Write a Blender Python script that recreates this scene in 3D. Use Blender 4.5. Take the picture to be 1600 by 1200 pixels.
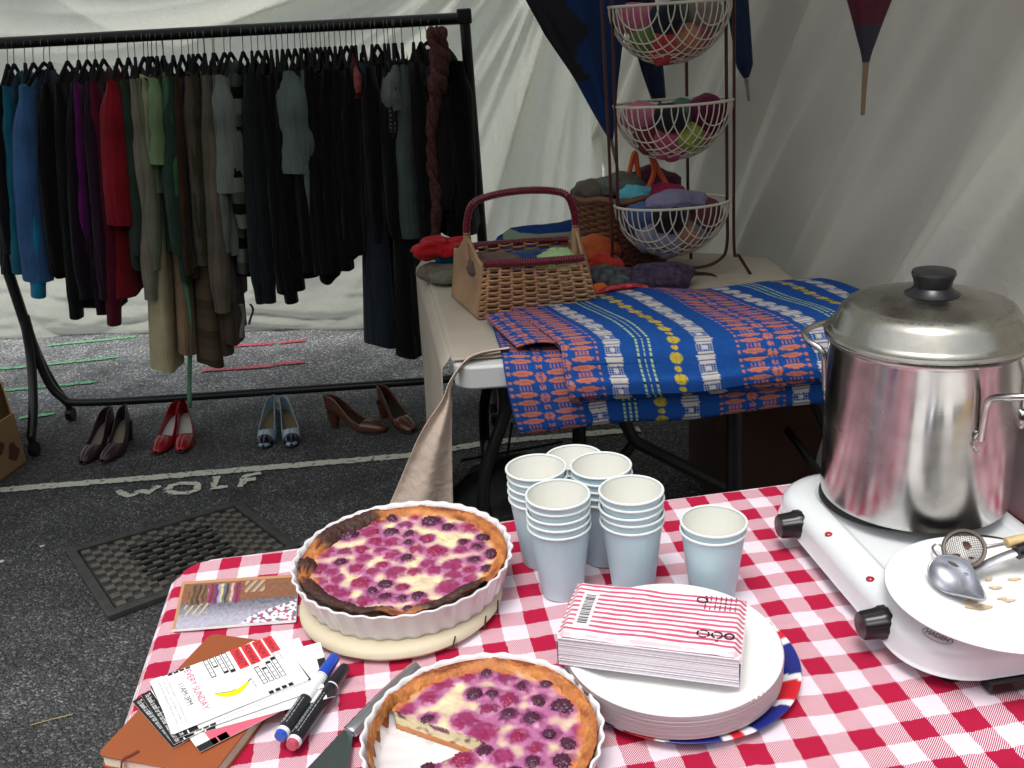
import bpy, bmesh, math, random
import numpy as np
from mathutils import Vector, Matrix, noise
R = random.Random(7)
sin, cos, pi = math.sin, math.cos, math.pi
for o in list(bpy.data.objects): bpy.data.objects.remove(o)
SC = bpy.context.scene
COL = SC.collection

# ------------------------------------------------------------------ camera
CAMH = 1.43
FPX, PITCH, ROLL = 1500.0, 0.3657, 0.0696
_F = Vector((0, cos(PITCH), -sin(PITCH))); _U = Vector((0, sin(PITCH), cos(PITCH))); _R = Vector((1, 0, 0)); _D = -_U
C_R = cos(ROLL)*_R + sin(ROLL)*_D
C_D = -sin(ROLL)*_R + cos(ROLL)*_D
cam = bpy.data.cameras.new('camera'); camo = bpy.data.objects.new('camera', cam); COL.objects.link(camo)
cam.sensor_fit = 'HORIZONTAL'; cam.sensor_width = 36.0; cam.lens = 36.0*FPX/1600.0
cam.clip_start = 0.05; cam.clip_end = 400
m3 = Matrix((C_R, -C_D, -_F)).transposed()
camo.matrix_world = Matrix.Translation((0, 0, CAMH)) @ m3.to_4x4()
SC.camera = camo
SC.render.resolution_x, SC.render.resolution_y = 1024, 768

# ------------------------------------------------------------------ sky and sun (overcast)
w = bpy.data.worlds.new('World'); SC.world = w; w.use_nodes = True
nt = w.node_tree; bg = nt.nodes['Background']
sky = nt.nodes.new('ShaderNodeTexSky'); sky.sky_type = 'NISHITA'; sky.sun_disc = False
sky.sun_elevation = math.radians(70); sky.sun_rotation = math.radians(200); sky.air_density = 1.0; sky.dust_density = 4.0
hs = nt.nodes.new('ShaderNodeHueSaturation'); hs.inputs['Saturation'].default_value = 0.30
nt.links.new(sky.outputs[0], hs.inputs['Color']); nt.links.new(hs.outputs[0], bg.inputs['Color'])
bg.inputs['Strength'].default_value = 0.15
sl = bpy.data.lights.new('sun', 'SUN'); sl.energy = 1.2; sl.angle = math.radians(22); sl.color = (1.0, .97, .93)
so = bpy.data.objects.new('sun', sl); COL.objects.link(so)
el, az = math.radians(70), math.radians(200)       # light comes from behind the camera, a little from the left
sd = Vector((sin(az)*cos(el), cos(az)*cos(el), sin(el)))
so.rotation_euler = sd.to_track_quat('Z', 'Y').to_euler()
SC.view_settings.view_transform = 'Standard'; SC.view_settings.look = 'None'
SC.view_settings.exposure = 0.42; SC.view_settings.gamma = 1.0

# ------------------------------------------------------------------ pixel of the 1600x1200 photograph -> point at a known height / distance
def ray(px, py):
    return C_R*((px-800)/FPX) + C_D*((py-600)/FPX) + _F
def P(px, py, z):
    d = ray(px, py); t = (z-CAMH)/d.z
    return Vector((d.x*t, d.y*t, z))
def PY(px, py, Y):
    d = ray(px, py); t = Y/d.y
    return Vector((d.x*t, Y, CAMH+d.z*t))

# ------------------------------------------------------------------ materials
def lin(c):
    return tuple(((v/255.0)/12.92 if v/255.0 <= .04045 else (((v/255.0)+.055)/1.055)**2.4) for v in c)
MATS = {}
def mat(name, col=(200, 200, 200), rough=.6, metal=0., var=.12, vs=12., bump=0., bs=120., coat=0., spec=.5, trans=0., vcol=False, sheen=0., anis=0., dist=.002, srgb=True, rvar=0., drape=0):
    if name in MATS: return MATS[name]
    m = bpy.data.materials.new(name); m.use_nodes = True; n = m.node_tree; L = n.links
    b = n.nodes['Principled BSDF']
    c = lin(col) if srgb else col
    tc = n.nodes.new('ShaderNodeTexCoord')
    nz = n.nodes.new('ShaderNodeTexNoise'); nz.inputs['Scale'].default_value = vs; nz.inputs['Detail'].default_value = 5
    L.new(tc.outputs['Object'], nz.inputs['Vector'])
    mr = n.nodes.new('ShaderNodeMapRange'); mr.inputs['From Min'].default_value = .25; mr.inputs['From Max'].default_value = .75
    mr.inputs['To Min'].default_value = 1-var; mr.inputs['To Max'].default_value = 1+var
    L.new(nz.outputs['Fac'], mr.inputs['Value'])
    vm = n.nodes.new('ShaderNodeVectorMath'); vm.operation = 'SCALE'
    if vcol:
        at = n.nodes.new('ShaderNodeVertexColor'); at.layer_name = 'Col'; L.new(at.outputs['Color'], vm.inputs[0])
    else:
        vm.inputs[0].default_value = c[:3]
    L.new(mr.outputs[0], vm.inputs['Scale']); L.new(vm.outputs[0], b.inputs['Base Color'])
    b.inputs['Roughness'].default_value = rough; b.inputs['Metallic'].default_value = metal
    b.inputs['Specular IOR Level'].default_value = spec
    if coat: b.inputs['Coat Weight'].default_value = coat; b.inputs['Coat Roughness'].default_value = .12
    if sheen: b.inputs['Sheen Weight'].default_value = sheen
    if anis: b.inputs['Anisotropic'].default_value = anis
    if rvar:
        m2 = n.nodes.new('ShaderNodeMapRange'); m2.inputs['From Min'].default_value = .3; m2.inputs['From Max'].default_value = .7
        m2.inputs['To Min'].default_value = max(.02, rough-rvar); m2.inputs['To Max'].default_value = rough+rvar
        L.new(nz.outputs['Fac'], m2.inputs['Value']); L.new(m2.outputs[0], b.inputs['Roughness'])
    if bump:
        n2 = n.nodes.new('ShaderNodeTexNoise'); n2.inputs['Scale'].default_value = bs; n2.inputs['Detail'].default_value = 4
        L.new(tc.outputs['Object'], n2.inputs['Vector'])
        bp = n.nodes.new('ShaderNodeBump'); bp.inputs['Strength'].default_value = bump; bp.inputs['Distance'].default_value = dist
        L.new(n2.outputs['Fac'], bp.inputs['Height']); L.new(bp.outputs[0], b.inputs['Normal'])
        if drape:
            mp = n.nodes.new('ShaderNodeMapping'); mp.inputs['Scale'].default_value = (1, 1, .16); L.new(tc.outputs['Object'], mp.inputs[0])
            n4 = n.nodes.new('ShaderNodeTexNoise'); n4.inputs['Scale'].default_value = 34; n4.inputs['Detail'].default_value = 3; n4.inputs['Distortion'].default_value = .6; L.new(mp.outputs[0], n4.inputs['Vector'])
            b2 = n.nodes.new('ShaderNodeBump'); b2.inputs['Strength'].default_value = .8; b2.inputs['Distance'].default_value = .014; L.new(n4.outputs['Fac'], b2.inputs['Height']); L.new(b2.outputs[0], bp.inputs['Normal'])
    if trans:
        out = n.nodes['Material Output']; tr = n.nodes.new('ShaderNodeBsdfTranslucent'); mx = n.nodes.new('ShaderNodeMixShader')
        L.new(vm.outputs[0], tr.inputs['Color']); mx.inputs[0].default_value = trans
        L.new(b.outputs[0], mx.inputs[1]); L.new(tr.outputs[0], mx.inputs[2]); L.new(mx.outputs[0], out.inputs['Surface'])
    MATS[name] = m
    return m

# ------------------------------------------------------------------ mesh builder
class MB:
    def __init__(s): s.v = []; s.f = []; s.c = []; s.mi = []; s.cur = None; s.mat = 0; s.uv = {}
    def vert(s, p, col=None):
        s.v.append((p[0], p[1], p[2])); s.c.append(col if col is not None else s.cur); return len(s.v)-1
    def face(s, ids): s.f.append(tuple(ids)); s.mi.append(s.mat)
    def box(s, c, d, rot=0, M=None):
        i = len(s.v); ca, sa = cos(rot), sin(rot)
        for dz in (-.5, .5):
            for dx, dy in ((-.5, -.5), (.5, -.5), (.5, .5), (-.5, .5)):
                x, y, z = dx*d[0], dy*d[1], dz*d[2]
                q = Vector((c[0]+ca*x-sa*y, c[1]+sa*x+ca*y, c[2]+z))
                if M is not None: q = M @ q
                s.vert(q)
        for q in ((3, 2, 1, 0), (4, 5, 6, 7), (0, 1, 5, 4), (1, 2, 6, 5), (2, 3, 7, 6), (3, 0, 4, 7)): s.face([i+k for k in q])
        return s
    def tube(s, pts, r, n=8, cap=True, closed=False, flat=1.0):
        pts = [Vector(p) for p in pts]; m = len(pts); i0 = len(s.v)
        rr = r if isinstance(r, (list, tuple)) else [r]*m
        up = None
        for k in range(m):
            if closed: t = (pts[(k+1) % m]-pts[k-1])
            else: t = pts[min(k+1, m-1)]-pts[max(k-1, 0)]
            if t.length < 1e-9: t = Vector((0, 0, 1))
            t.normalize()
            if up is None:
                a = Vector((0, 0, 1)) if abs(t.z) < .9 else Vector((1, 0, 0))
                up = (a-t*a.dot(t)).normalized()
            else:
                up = up-t*up.dot(t)
                up = up.normalized() if up.length > 1e-6 else t.orthogonal().normalized()
            b = t.cross(up)
            for j in range(n):
                an = 2*pi*j/n
                s.vert(pts[k]+(up*cos(an)*flat+b*sin(an))*rr[k])
        mm = m if closed else m-1
        for k in range(mm):
            for j in range(n):
                a = i0+k*n+j; b_ = i0+k*n+(j+1) % n; c_ = i0+((k+1) % m)*n+(j+1) % n; d_ = i0+((k+1) % m)*n+j
                s.face((a, b_, c_, d_))
        if cap and not closed:
            s.face([i0+j for j in range(n)][::-1]); s.face([i0+(m-1)*n+j for j in range(n)])
        return s
    def lathe(s, prof, c=(0, 0), n=48, flute=0, famp=0., M=None, fz=None, closed=False):
        i0 = len(s.v); m = len(prof)
        for k, (r, z) in enumerate(prof):
            for j in range(n):
                a = 2*pi*j/n
                rr = r*(1+(famp*cos(flute*a) if flute and (fz is None or fz(r, z)) else 0))
                q = Vector((c[0]+rr*cos(a), c[1]+rr*sin(a), z))
                if M is not None: q = M @ q
                s.vert(q)
        for k in range(m if closed else m-1):
            for j in range(n):
                s.face((i0+k*n+j, i0+k*n+(j+1) % n, i0+((k+1) % m)*n+(j+1) % n, i0+((k+1) % m)*n+j))
        return s
    def grid(s, fn, nu, nv, closeu=False):
        i0 = len(s.v)
        for j in range(nv+1):
            for i in range(nu+(0 if closeu else 1)):
                r = fn(i/nu, j/nv)
                if len(r) == 2: s.vert(r[0], r[1])
                else: s.vert(r)
        W = nu if closeu else nu+1
        for j in range(nv):
            for i in range(nu):
                a = i0+j*W+i; b_ = i0+j*W+(i+1) % W
                s.face((a, b_, b_+W, a+W))
        return s
    def prism(s, poly, z0, z1, M=None):
        i = len(s.v); n = len(poly)
        for z in (z0, z1):
            for p in poly:
                q = Vector((p[0], p[1], z))
                if M is not None: q = M @ q
                s.vert(q)
        s.face([i+k for k in range(n)][::-1]); s.face([i+n+k for k in range(n)])
        for k in range(n): s.face((i+k, i+(k+1) % n, i+n+(k+1) % n, i+n+k))
        return s
    def ico(s, c, r, sub=2, sc=(1, 1, 1), fn=None, M=None):
        bm = bmesh.new(); bmesh.ops.create_icosphere(bm, subdivisions=sub, radius=1.0)
        i = len(s.v)
        for v in bm.verts:
            p = v.co.copy(); k = fn(p) if fn else 1.0
            q = Vector((p.x*sc[0], p.y*sc[1], p.z*sc[2]))*r*k
            if M is not None: q = M @ q
            s.vert(q+Vector(c))
        for f in bm.faces: s.face([i+v.index for v in f.verts])
        bm.free(); return s
    def add_mesh(s, me, M=None):
        i = len(s.v)
        for v in me.vertices: s.vert((M @ v.co) if M is not None else v.co)
        for p in me.polygons: s.face([i+k for k in p.vertices])
        return s
    def build(s, name, mats, parent=None, smooth=True, bevel=0., solid=0., weld=False, sub=0):
        me = bpy.data.meshes.new(name)
        me.from_pydata(s.v, [], s.f)
        if not isinstance(mats, (list, tuple)): mats = [mats]
        for m in mats: me.materials.append(m)
        if any(s.mi): me.polygons.foreach_set('material_index', s.mi)
        if s.c and any(c is not None for c in s.c):
            ca = me.color_attributes.new('Col', 'FLOAT_COLOR', 'POINT')
            arr = np.ones((len(s.v), 4), dtype=np.float32)
            arr[:, :3] = np.array([(c if c is not None else (.5, .5, .5))[:3] for c in s.c], dtype=np.float32)
            ca.data.foreach_set('color', arr.ravel())
        if smooth: me.polygons.foreach_set('use_smooth', [True]*len(me.polygons))
        me.update()
        o = bpy.data.objects.new(name, me); COL.objects.link(o)
        if smooth and smooth != 'all':
            try: me.set_sharp_from_angle(angle=math.radians(42))
            except Exception: pass
        if bevel:
            b = o.modifiers.new('bevel', 'BEVEL'); b.width = bevel; b.segments = 2; b.limit_method = 'ANGLE'; b.angle_limit = math.radians(35)
        if solid:
            q = o.modifiers.new('solid', 'SOLIDIFY'); q.thickness = solid; q.offset = 0
        if parent is not None:
            o.parent = parent
            if parent.get('_w'): o.matrix_parent_inverse = Matrix.Translation(-parent.location)
        return o
def tag(o, label, cat, group=None, kind=None):
    if label: o['label'] = label
    if cat: o['category'] = cat
    if group: o['group'] = group
    if kind: o['kind'] = kind
    return o
def thing(name, label, cat, loc=(0, 0, 0), rotz=0, group=None, world=True):
    o = bpy.data.objects.new(name, None); COL.objects.link(o); o.empty_display_size = .05
    o.location = loc; o.rotation_euler = (0, 0, rotz)
    if world: o['_w'] = 1
    return tag(o, label, cat, group)
def dup(root, loc, rotz=None, label=None, group=None, scale=None):
    r = root.copy(); COL.objects.link(r); r.location = loc
    if rotz is not None: r.rotation_euler = (0, 0, rotz)
    if scale: r.scale = (scale,)*3
    if label: r['label'] = label
    if group: r['group'] = group
    for ch in list(root.children):
        c = ch.copy(); COL.objects.link(c); c.parent = r
        for g in ch.children:
            d = g.copy(); COL.objects.link(d); d.parent = c
    return r
def nz(x, y, z=0): return noise.noise(Vector((x, y, z)))
def sm(a, b, x):
    t = max(0., min(1., (x-a)/(b-a))); return t*t*(3-2*t)
def mix(a, b, t): return tuple(a[i]*(1-t)+b[i]*t for i in range(3))
def spline(pts, n=8):
    pts = [Vector(p) for p in pts]; out = []
    for i in range(len(pts)-1):
        p0 = pts[max(i-1, 0)]; p1 = pts[i]; p2 = pts[i+1]; p3 = pts[min(i+2, len(pts)-1)]
        for k in range(n):
            t = k/n
            out.append(.5*((2*p1)+(p2-p0)*t+(2*p0-5*p1+4*p2-p3)*t*t+(3*p1-p0-3*p2+p3)*t**3))
    out.append(pts[-1]); return out
def text_mesh(body, size, sx=1.0, bold=0.0, align='LEFT', depth=0.0002):
    c = bpy.data.curves.new('t', 'FONT'); c.body = body; c.size = size; c.extrude = depth; c.offset = bold; c.align_x = align
    o = bpy.data.objects.new('t', c); COL.objects.link(o)
    bpy.context.view_layer.update()
    me = bpy.data.meshes.new_from_object(o.evaluated_get(bpy.context.evaluated_depsgraph_get()))
    bpy.data.objects.remove(o)
    if sx != 1.0:
        for v in me.vertices: v.co.x *= sx
    return me
def frame(o, ex, ey):
    ex = Vector(ex).normalized(); ey = Vector(ey); ey = (ey-ex*ey.dot(ex)).normalized(); ez = ex.cross(ey)
    m = Matrix((ex, ey, ez)).transposed().to_4x4(); m.translation = Vector(o); return m

def path_at(path, cum, s):
    for i in range(len(cum)-1):
        if s <= cum[i+1] or i == len(cum)-2:
            f = (s-cum[i])/(cum[i+1]-cum[i]); return path[i].lerp(path[i+1], max(0, min(1, f)))
# common materials
WHITE = mat('glazed_white', (238, 236, 232), .18, var=.03, coat=.4)
BLACKMETAL = mat('black_painted_steel', (22, 23, 25), .38, var=.2, rvar=.1)
BLACKPL = mat('black_plastic', (20, 20, 22), .3, var=.1)
STEEL = mat('steel', (190, 188, 184), .22, 1.0, var=.05, rvar=.06)

# ================================================================== GROUND
def asphalt():
    m = bpy.data.materials.new('asphalt'); m.use_nodes = True; n = m.node_tree; L = n.links; b = n.nodes['Principled BSDF']
    tc = n.nodes.new('ShaderNodeTexCoord')
    v = n.nodes.new('ShaderNodeTexVoronoi'); v.inputs['Scale'].default_value = 165; L.new(tc.outputs['Object'], v.inputs['Vector'])
    v2 = n.nodes.new('ShaderNodeTexVoronoi'); v2.inputs['Scale'].default_value = 68; L.new(tc.outputs['Object'], v2.inputs['Vector'])
    n1 = n.nodes.new('ShaderNodeTexNoise'); n1.inputs['Scale'].default_value = 1.7; n1.inputs['Detail'].default_value = 7; L.new(tc.outputs['Object'], n1.inputs['Vector'])
    # stone colour per chip
    cr = n.nodes.new('ShaderNodeValToRGB'); e = cr.color_ramp.elements
    e[0].position = .0; e[0].color = (.034, .035, .038, 1); e[1].position = 1; e[1].color = (.25, .245, .23, 1)
    k = e.new(.72); k.color = (.072, .075, .08, 1); k = e.new(.9); k.color = (.15, .15, .148, 1)
    sx = n.nodes.new('ShaderNodeSeparateColor'); L.new(v.outputs['Color'], sx.inputs[0]); L.new(sx.outputs[0], cr.inputs[0])
    # behind the rail: paler aggregate, plus backlit sheet's light painted into the colour
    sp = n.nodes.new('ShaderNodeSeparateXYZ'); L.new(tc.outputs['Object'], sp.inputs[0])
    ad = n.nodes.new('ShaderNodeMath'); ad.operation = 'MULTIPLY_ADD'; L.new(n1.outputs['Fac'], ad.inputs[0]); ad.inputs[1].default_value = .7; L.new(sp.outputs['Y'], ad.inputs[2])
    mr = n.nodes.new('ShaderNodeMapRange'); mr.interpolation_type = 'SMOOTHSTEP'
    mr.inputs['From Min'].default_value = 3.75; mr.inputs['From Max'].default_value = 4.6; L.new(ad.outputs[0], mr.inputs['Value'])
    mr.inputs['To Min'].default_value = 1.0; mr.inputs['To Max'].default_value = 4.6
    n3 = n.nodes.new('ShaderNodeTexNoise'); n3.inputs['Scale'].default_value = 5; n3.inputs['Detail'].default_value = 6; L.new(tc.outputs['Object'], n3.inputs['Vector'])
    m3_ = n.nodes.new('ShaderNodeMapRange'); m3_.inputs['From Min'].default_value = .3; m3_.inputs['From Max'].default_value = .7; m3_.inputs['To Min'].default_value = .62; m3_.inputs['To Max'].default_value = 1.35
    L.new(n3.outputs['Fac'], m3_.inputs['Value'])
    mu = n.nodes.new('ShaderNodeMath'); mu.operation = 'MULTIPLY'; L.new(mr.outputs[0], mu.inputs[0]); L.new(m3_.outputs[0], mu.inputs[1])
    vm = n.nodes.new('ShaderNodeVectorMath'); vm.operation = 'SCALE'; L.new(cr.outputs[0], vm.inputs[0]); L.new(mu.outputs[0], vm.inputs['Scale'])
    L.new(vm.outputs[0], b.inputs['Base Color']); b.inputs['Roughness'].default_value = .8
    ma = n.nodes.new('ShaderNodeMath'); ma.operation = 'ADD'; L.new(v.outputs['Distance'], ma.inputs[0]); L.new(v2.outputs['Distance'], ma.inputs[1])
    bp = n.nodes.new('ShaderNodeBump'); bp.invert = True; bp.inputs['Strength'].default_value = 1.0; bp.inputs['Distance'].default_value = .009
    L.new(ma.outputs[0], bp.inputs['Height']); L.new(bp.outputs[0], b.inputs['Normal'])
    return m
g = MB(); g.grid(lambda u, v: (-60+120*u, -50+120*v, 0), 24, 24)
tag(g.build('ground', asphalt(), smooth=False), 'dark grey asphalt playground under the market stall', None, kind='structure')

def road_paint(name, col, wear=.5, sc=60):
    m = bpy.data.materials.new(name); m.use_nodes = True; n = m.node_tree; L = n.links; b = n.nodes['Principled BSDF']
    tc = n.nodes.new('ShaderNodeTexCoord'); v = n.nodes.new('ShaderNodeTexNoise'); v.inputs['Scale'].default_value = sc; v.inputs['Detail'].default_value = 6
    L.new(tc.outputs['Object'], v.inputs['Vector'])
    cr = n.nodes.new('ShaderNodeMapRange'); cr.inputs['From Min'].default_value = wear-.06; cr.inputs['From Max'].default_value = wear+.04
    L.new(v.outputs['Fac'], cr.inputs['Value']); mx = n.nodes.new('ShaderNodeMixRGB')
    L.new(cr.outputs[0], mx.inputs[0]); mx.inputs[1].default_value = (*lin(col), 1); mx.inputs[2].default_value = (.07, .07, .07, 1)
    L.new(mx.outputs[0], b.inputs['Base Color']); b.inputs['Roughness'].default_value = .8
    v3 = n.nodes.new('ShaderNodeTexVoronoi'); v3.inputs['Scale'].default_value = 150; L.new(tc.outputs['Object'], v3.inputs['Vector'])
    bp = n.nodes.new('ShaderNodeBump'); bp.invert = True; bp.inputs['Strength'].default_value = .6; bp.inputs['Distance'].default_value = .004
    L.new(v3.outputs['Distance'], bp.inputs['Height']); L.new(bp.outputs[0], b.inputs['Normal'])
    return m
def strokes(paths, wd, z=.004, jag=.004, seed=1):
    rr = random.Random(seed); b = MB()
    for path in paths:
        pts = [P(x, y, 0) for x, y in path]
        fine = []
        for a, c in zip(pts[:-1], pts[1:]):
            k = max(2, int((c-a).length/.012))
            for i in range(k): fine.append(a.lerp(c, i/k))
        fine.append(pts[-1]); ids = []
        for i, p in enumerate(fine):
            t = (fine[min(i+1, len(fine)-1)]-fine[max(i-1, 0)]).normalized(); nn = Vector((-t.y, t.x, 0))
            a_ = wd/2+rr.uniform(-jag, jag); c_ = wd/2+rr.uniform(-jag, jag)
            ids.append((b.vert((p.x+nn.x*a_, p.y+nn.y*a_, z)), b.vert((p.x-nn.x*c_, p.y-nn.y*c_, z))))
        z += .0007
        for q, r_ in zip(ids[:-1], ids[1:]): b.face((q[0], q[1], r_[1], r_[0]))
    return b
PAINT = road_paint('white_road_paint', (206, 210, 194), .64)
b = strokes([[(-200, 792), (0, 767), (300, 742), (640, 713), (770, 692), (1000, 672)]], .042)
tag(b.build('road_marking', PAINT, smooth=False), 'worn white painted line across the asphalt', None, kind='structure')
b = strokes([[(184, 768), (200, 777), (222, 768), (232, 772), (249, 760)],
             [(262, 768), (268, 760), (288, 756), (308, 758), (310, 766), (294, 772), (272, 773), (262, 768)],
             [(340, 746), (333, 765), (356, 762)], [(384, 745), (376, 763)], [(381, 747), (408, 741)], [(380, 754), (400, 751)]], .024, jag=.004, seed=4)
tag(b.build('painted_word', PAINT, smooth=False), 'hand painted white word WOLF below the white line', None, kind='structure')
GREENCH = road_paint('green_chalk', (130, 205, 150), .62, 90); PINKCH = road_paint('pink_chalk', (225, 105, 120), .62, 90)
YCH = road_paint('yellow_chalk', (225, 175, 80), .62, 90); BCH = road_paint('blue_chalk', (120, 128, 150), .41, 60)
b = strokes([[(110, 512), (132, 510)], [(75, 541), (212, 527)], [(-10, 578), (34, 575), (185, 559)], [(-10, 613), (45, 608), (150, 598)], [(30, 655), (85, 648)]], .03, jag=.006)
tag(b.build('green_chalk_marks', GREENCH, smooth=False), 'green dashes painted on the asphalt behind the rail', None, kind='structure')
b = strokes([[(350, 515), (400, 510)], [(438, 508), (480, 504)], [(345, 543), (427, 538)], [(438, 537), (478, 533)], [(316, 581), (427, 573)], [(432, 571), (476, 567)]], .034, jag=.006)
tag(b.build('pink_chalk_marks', PINKCH, smooth=False), 'pink dashes painted on the asphalt behind the rail', None, kind='structure')
b = strokes([[(622, 556), (670, 550)]], .04)
tag(b.build('yellow_chalk_mark', YCH, smooth=False), 'yellow dash painted on the asphalt beside the tan cloth', None, kind='structure')
# litter
LEAF = mat('dry_grass_litter', (170, 155, 105), .8); 
b = MB(); b.tube([P(48, 1133, .005), P(80, 1124, .006), P(114, 1116, .005)], .0012, 5)
tag(b.build('straw', LEAF), 'pale straw lying on the asphalt beside the red table', 'straw')
b = MB(); b.ico(P(66, 853, .003), .008, 1, (1.2, .8, .25)); tag(b.build('gum_spot', mat('gum', (200, 200, 195), .8)), 'white gum spot on the asphalt left of the grating', 'litter')
b = MB(); b.ico(P(2, 877, .003), .011, 1, (1, .8, .25)); tag(b.build('gum_spot', mat('gum', (200, 200, 195), .8)), 'white gum spot at the far left of the asphalt', 'litter')

# ------------------------------------------------------------------ drain cover
t = thing('drain_cover', 'dark cast iron drain cover with chequered tread and slots', 'drain cover', P(280, 880, 0))
IRON = mat('cast_iron', (66, 66, 64), .6, .2, var=.35, vs=25, bump=.5, bs=220); IRON2 = mat('cast_iron_worn', (98, 95, 88), .55, .15, var=.35, vs=40, bump=.4, bs=260)
c0, c1, c2, c3 = P(104, 866, 0), P(375, 790, 0), P(470, 860, 0), P(170, 972, 0)
def gq(u, v, z): p = (c0*(1-u)+c1*u)*(1-v)+(c3*(1-u)+c2*u)*v; return (p.x, p.y, z)
def gbox(b, u0, v0, u1, v1, z0, z1):
    i = len(b.v)
    for z in (z0, z1):
        for u, v in ((u0, v0), (u1, v0), (u1, v1), (u0, v1)): b.vert(gq(u, v, z))
    for q in ((0, 1, 2, 3), (7, 6, 5, 4), (4, 5, 1, 0), (5, 6, 2, 1), (6, 7, 3, 2), (7, 4, 0, 3)): b.face([i+k for k in q])
b = MB()
for a in ((0, 0, 1, .06), (0, .94, 1, 1), (0, .06, .05, .94), (.95, .06, 1, .94)): gbox(b, *a, .001, .018)
b.build('frame', IRON, t, smooth=False, bevel=.002)
b = MB(); gbox(b, .058, .07, .942, .93, .001, .008); b.build('cover_plate', IRON, t, smooth=False)
b = MB(); NU, NV = 19, 15
for i in range(NU):
    for j in range(NV):
        slot = 5 <= i <= 13 and 3 <= j <= 12
        if (i+j) % 2 == 0:
            u0 = .065+.87*i/NU; v0 = .078+.845*j/NV
            gbox(b, u0, v0, u0+.87/NU*1.02, v0+.845/NV*(.62 if slot else .9), .0085, .0145)
b.build('tread', IRON2, t, smooth=False)
b = MB(); b.mat = 0
for j in range(7):
    v0 = .24+.085*j; gbox(b, .27, v0, .73, v0+.026, .0087, .0156)
b.build('slot', mat('drain_slot_dark', (6, 6, 6), .9), t, smooth=False)

# ================================================================== SHEETS
def sheet_mat(name, col, tr, bst=.55):
    m = bpy.data.materials.new(name); m.use_nodes = True; n = m.node_tree; L = n.links; b = n.nodes['Principled BSDF']
    b.inputs['Base Color'].default_value = (*lin(col), 1); b.inputs['Roughness'].default_value = .95; b.inputs['Specular IOR Level'].default_value = .1
    tc = n.nodes.new('ShaderNodeTexCoord'); mp = n.nodes.new('ShaderNodeMapping'); mp.inputs['Rotation'].default_value = (0, math.radians(32), 0); mp.inputs['Scale'].default_value = (9, 9, 2.2)
    L.new(tc.outputs['Object'], mp.inputs[0])
    a = n.nodes.new('ShaderNodeTexNoise'); a.inputs['Scale'].default_value = 2.2; a.inputs['Detail'].default_value = 8; a.inputs['Distortion'].default_value = .8; L.new(mp.outputs[0], a.inputs['Vector'])
    c = n.nodes.new('ShaderNodeTexNoise'); c.inputs['Scale'].default_value = 26; c.inputs['Detail'].default_value = 6; c.inputs['Distortion'].default_value = 1.5; L.new(tc.outputs['Object'], c.inputs['Vector'])
    ad = n.nodes.new('ShaderNodeMath'); ad.operation = 'MULTIPLY_ADD'; L.new(c.outputs['Fac'], ad.inputs[0]); ad.inputs[1].default_value = .35; L.new(a.outputs['Fac'], ad.inputs[2])
    bp = n.nodes.new('ShaderNodeBump'); bp.inputs['Strength'].default_value = bst; bp.inputs['Distance'].default_value = .02; L.new(ad.outputs[0], bp.inputs['Height'])
    L.new(bp.outputs[0], b.inputs['Normal'])
    t_ = n.nodes.new('ShaderNodeBsdfTranslucent'); t_.inputs['Color'].default_value = (*lin(col), 1); L.new(bp.outputs[0], t_.inputs['Normal'])
    mx = n.nodes.new('ShaderNodeMixShader'); mx.inputs[0].default_value = tr; L.new(b.outputs[0], mx.inputs[1]); L.new(t_.outputs[0], mx.inputs[2]); L.new(mx.outputs[0], n.nodes['Material Output'].inputs['Surface'])
    return m
def radial_folds(x, z, tx, tz, k=1.0, seed=0., sag=0.):
    dx, dz = x-tx, z-tz - sag*(x-tx)**2*.12
    r = math.hypot(dx, dz); th = math.atan2(dz, dx)
    d = 0
    for i, (f, a) in enumerate(((5.2, .055), (11.3, .032), (19.7, .018), (37., .008))):
        ph = seed*1.7+i*2.1+nz(r*.6, i*3.3, seed)*1.6
        s_ = sin(f*th*1.6*k+ph); d += a*(1-abs(s_))*1.3*(.35+.65*(.5+.5*nz(r*.9+i, th*3, seed)))
    return d*2.1*min(1, r/.8)
LS0, LS1 = Vector((-4.2, 5.45)), Vector((.50, 4.75))
def left_sheet(u, v):
    q = LS0.lerp(LS1, u); z = 2.3*(1-v)
    x = q.x
    d = radial_folds(x, z, .55, 2.15, 1.0, .3, sag=1.0)*1.25
    low = sm(.42, .0, z)
    d *= (1-.8*low)
    y = q.y - d
    y -= low*.24 + low*(.030*abs(sin(z*34+x*.8+nz(x*1.5, z*3)*5))+.022*nz(x*3, z*26, 4)+.012*nz(x*8, z*50, 9))
    z += .012*low*nz(x*4, z*9)
    y -= .05*nz(x*.8, z*.5, 8)
    return (x, y, max(.004, z))
b = MB(); b.grid(left_sheet, 420, 240)
tag(b.build('backdrop_sheet', sheet_mat('backdrop_cotton', (218, 221, 208), .56, .5), smooth='all'), 'bright white creased sheet hanging behind the clothes rail', 'sheet')
RS0, RS1 = Vector((.47, 4.72)), Vector((1.55, .55))
RSP = spline([(.47, 4.72, 0), (.70, 3.2, 0), (.785, 2.62, 0), (.875, 2.1, 0), (1.10, 1.4, 0), (1.45, .5, 0)], 16)
RSC = [0]
for _a, _c in zip(RSP[:-1], RSP[1:]): RSC.append(RSC[-1]+(_c-_a).length)
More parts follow.
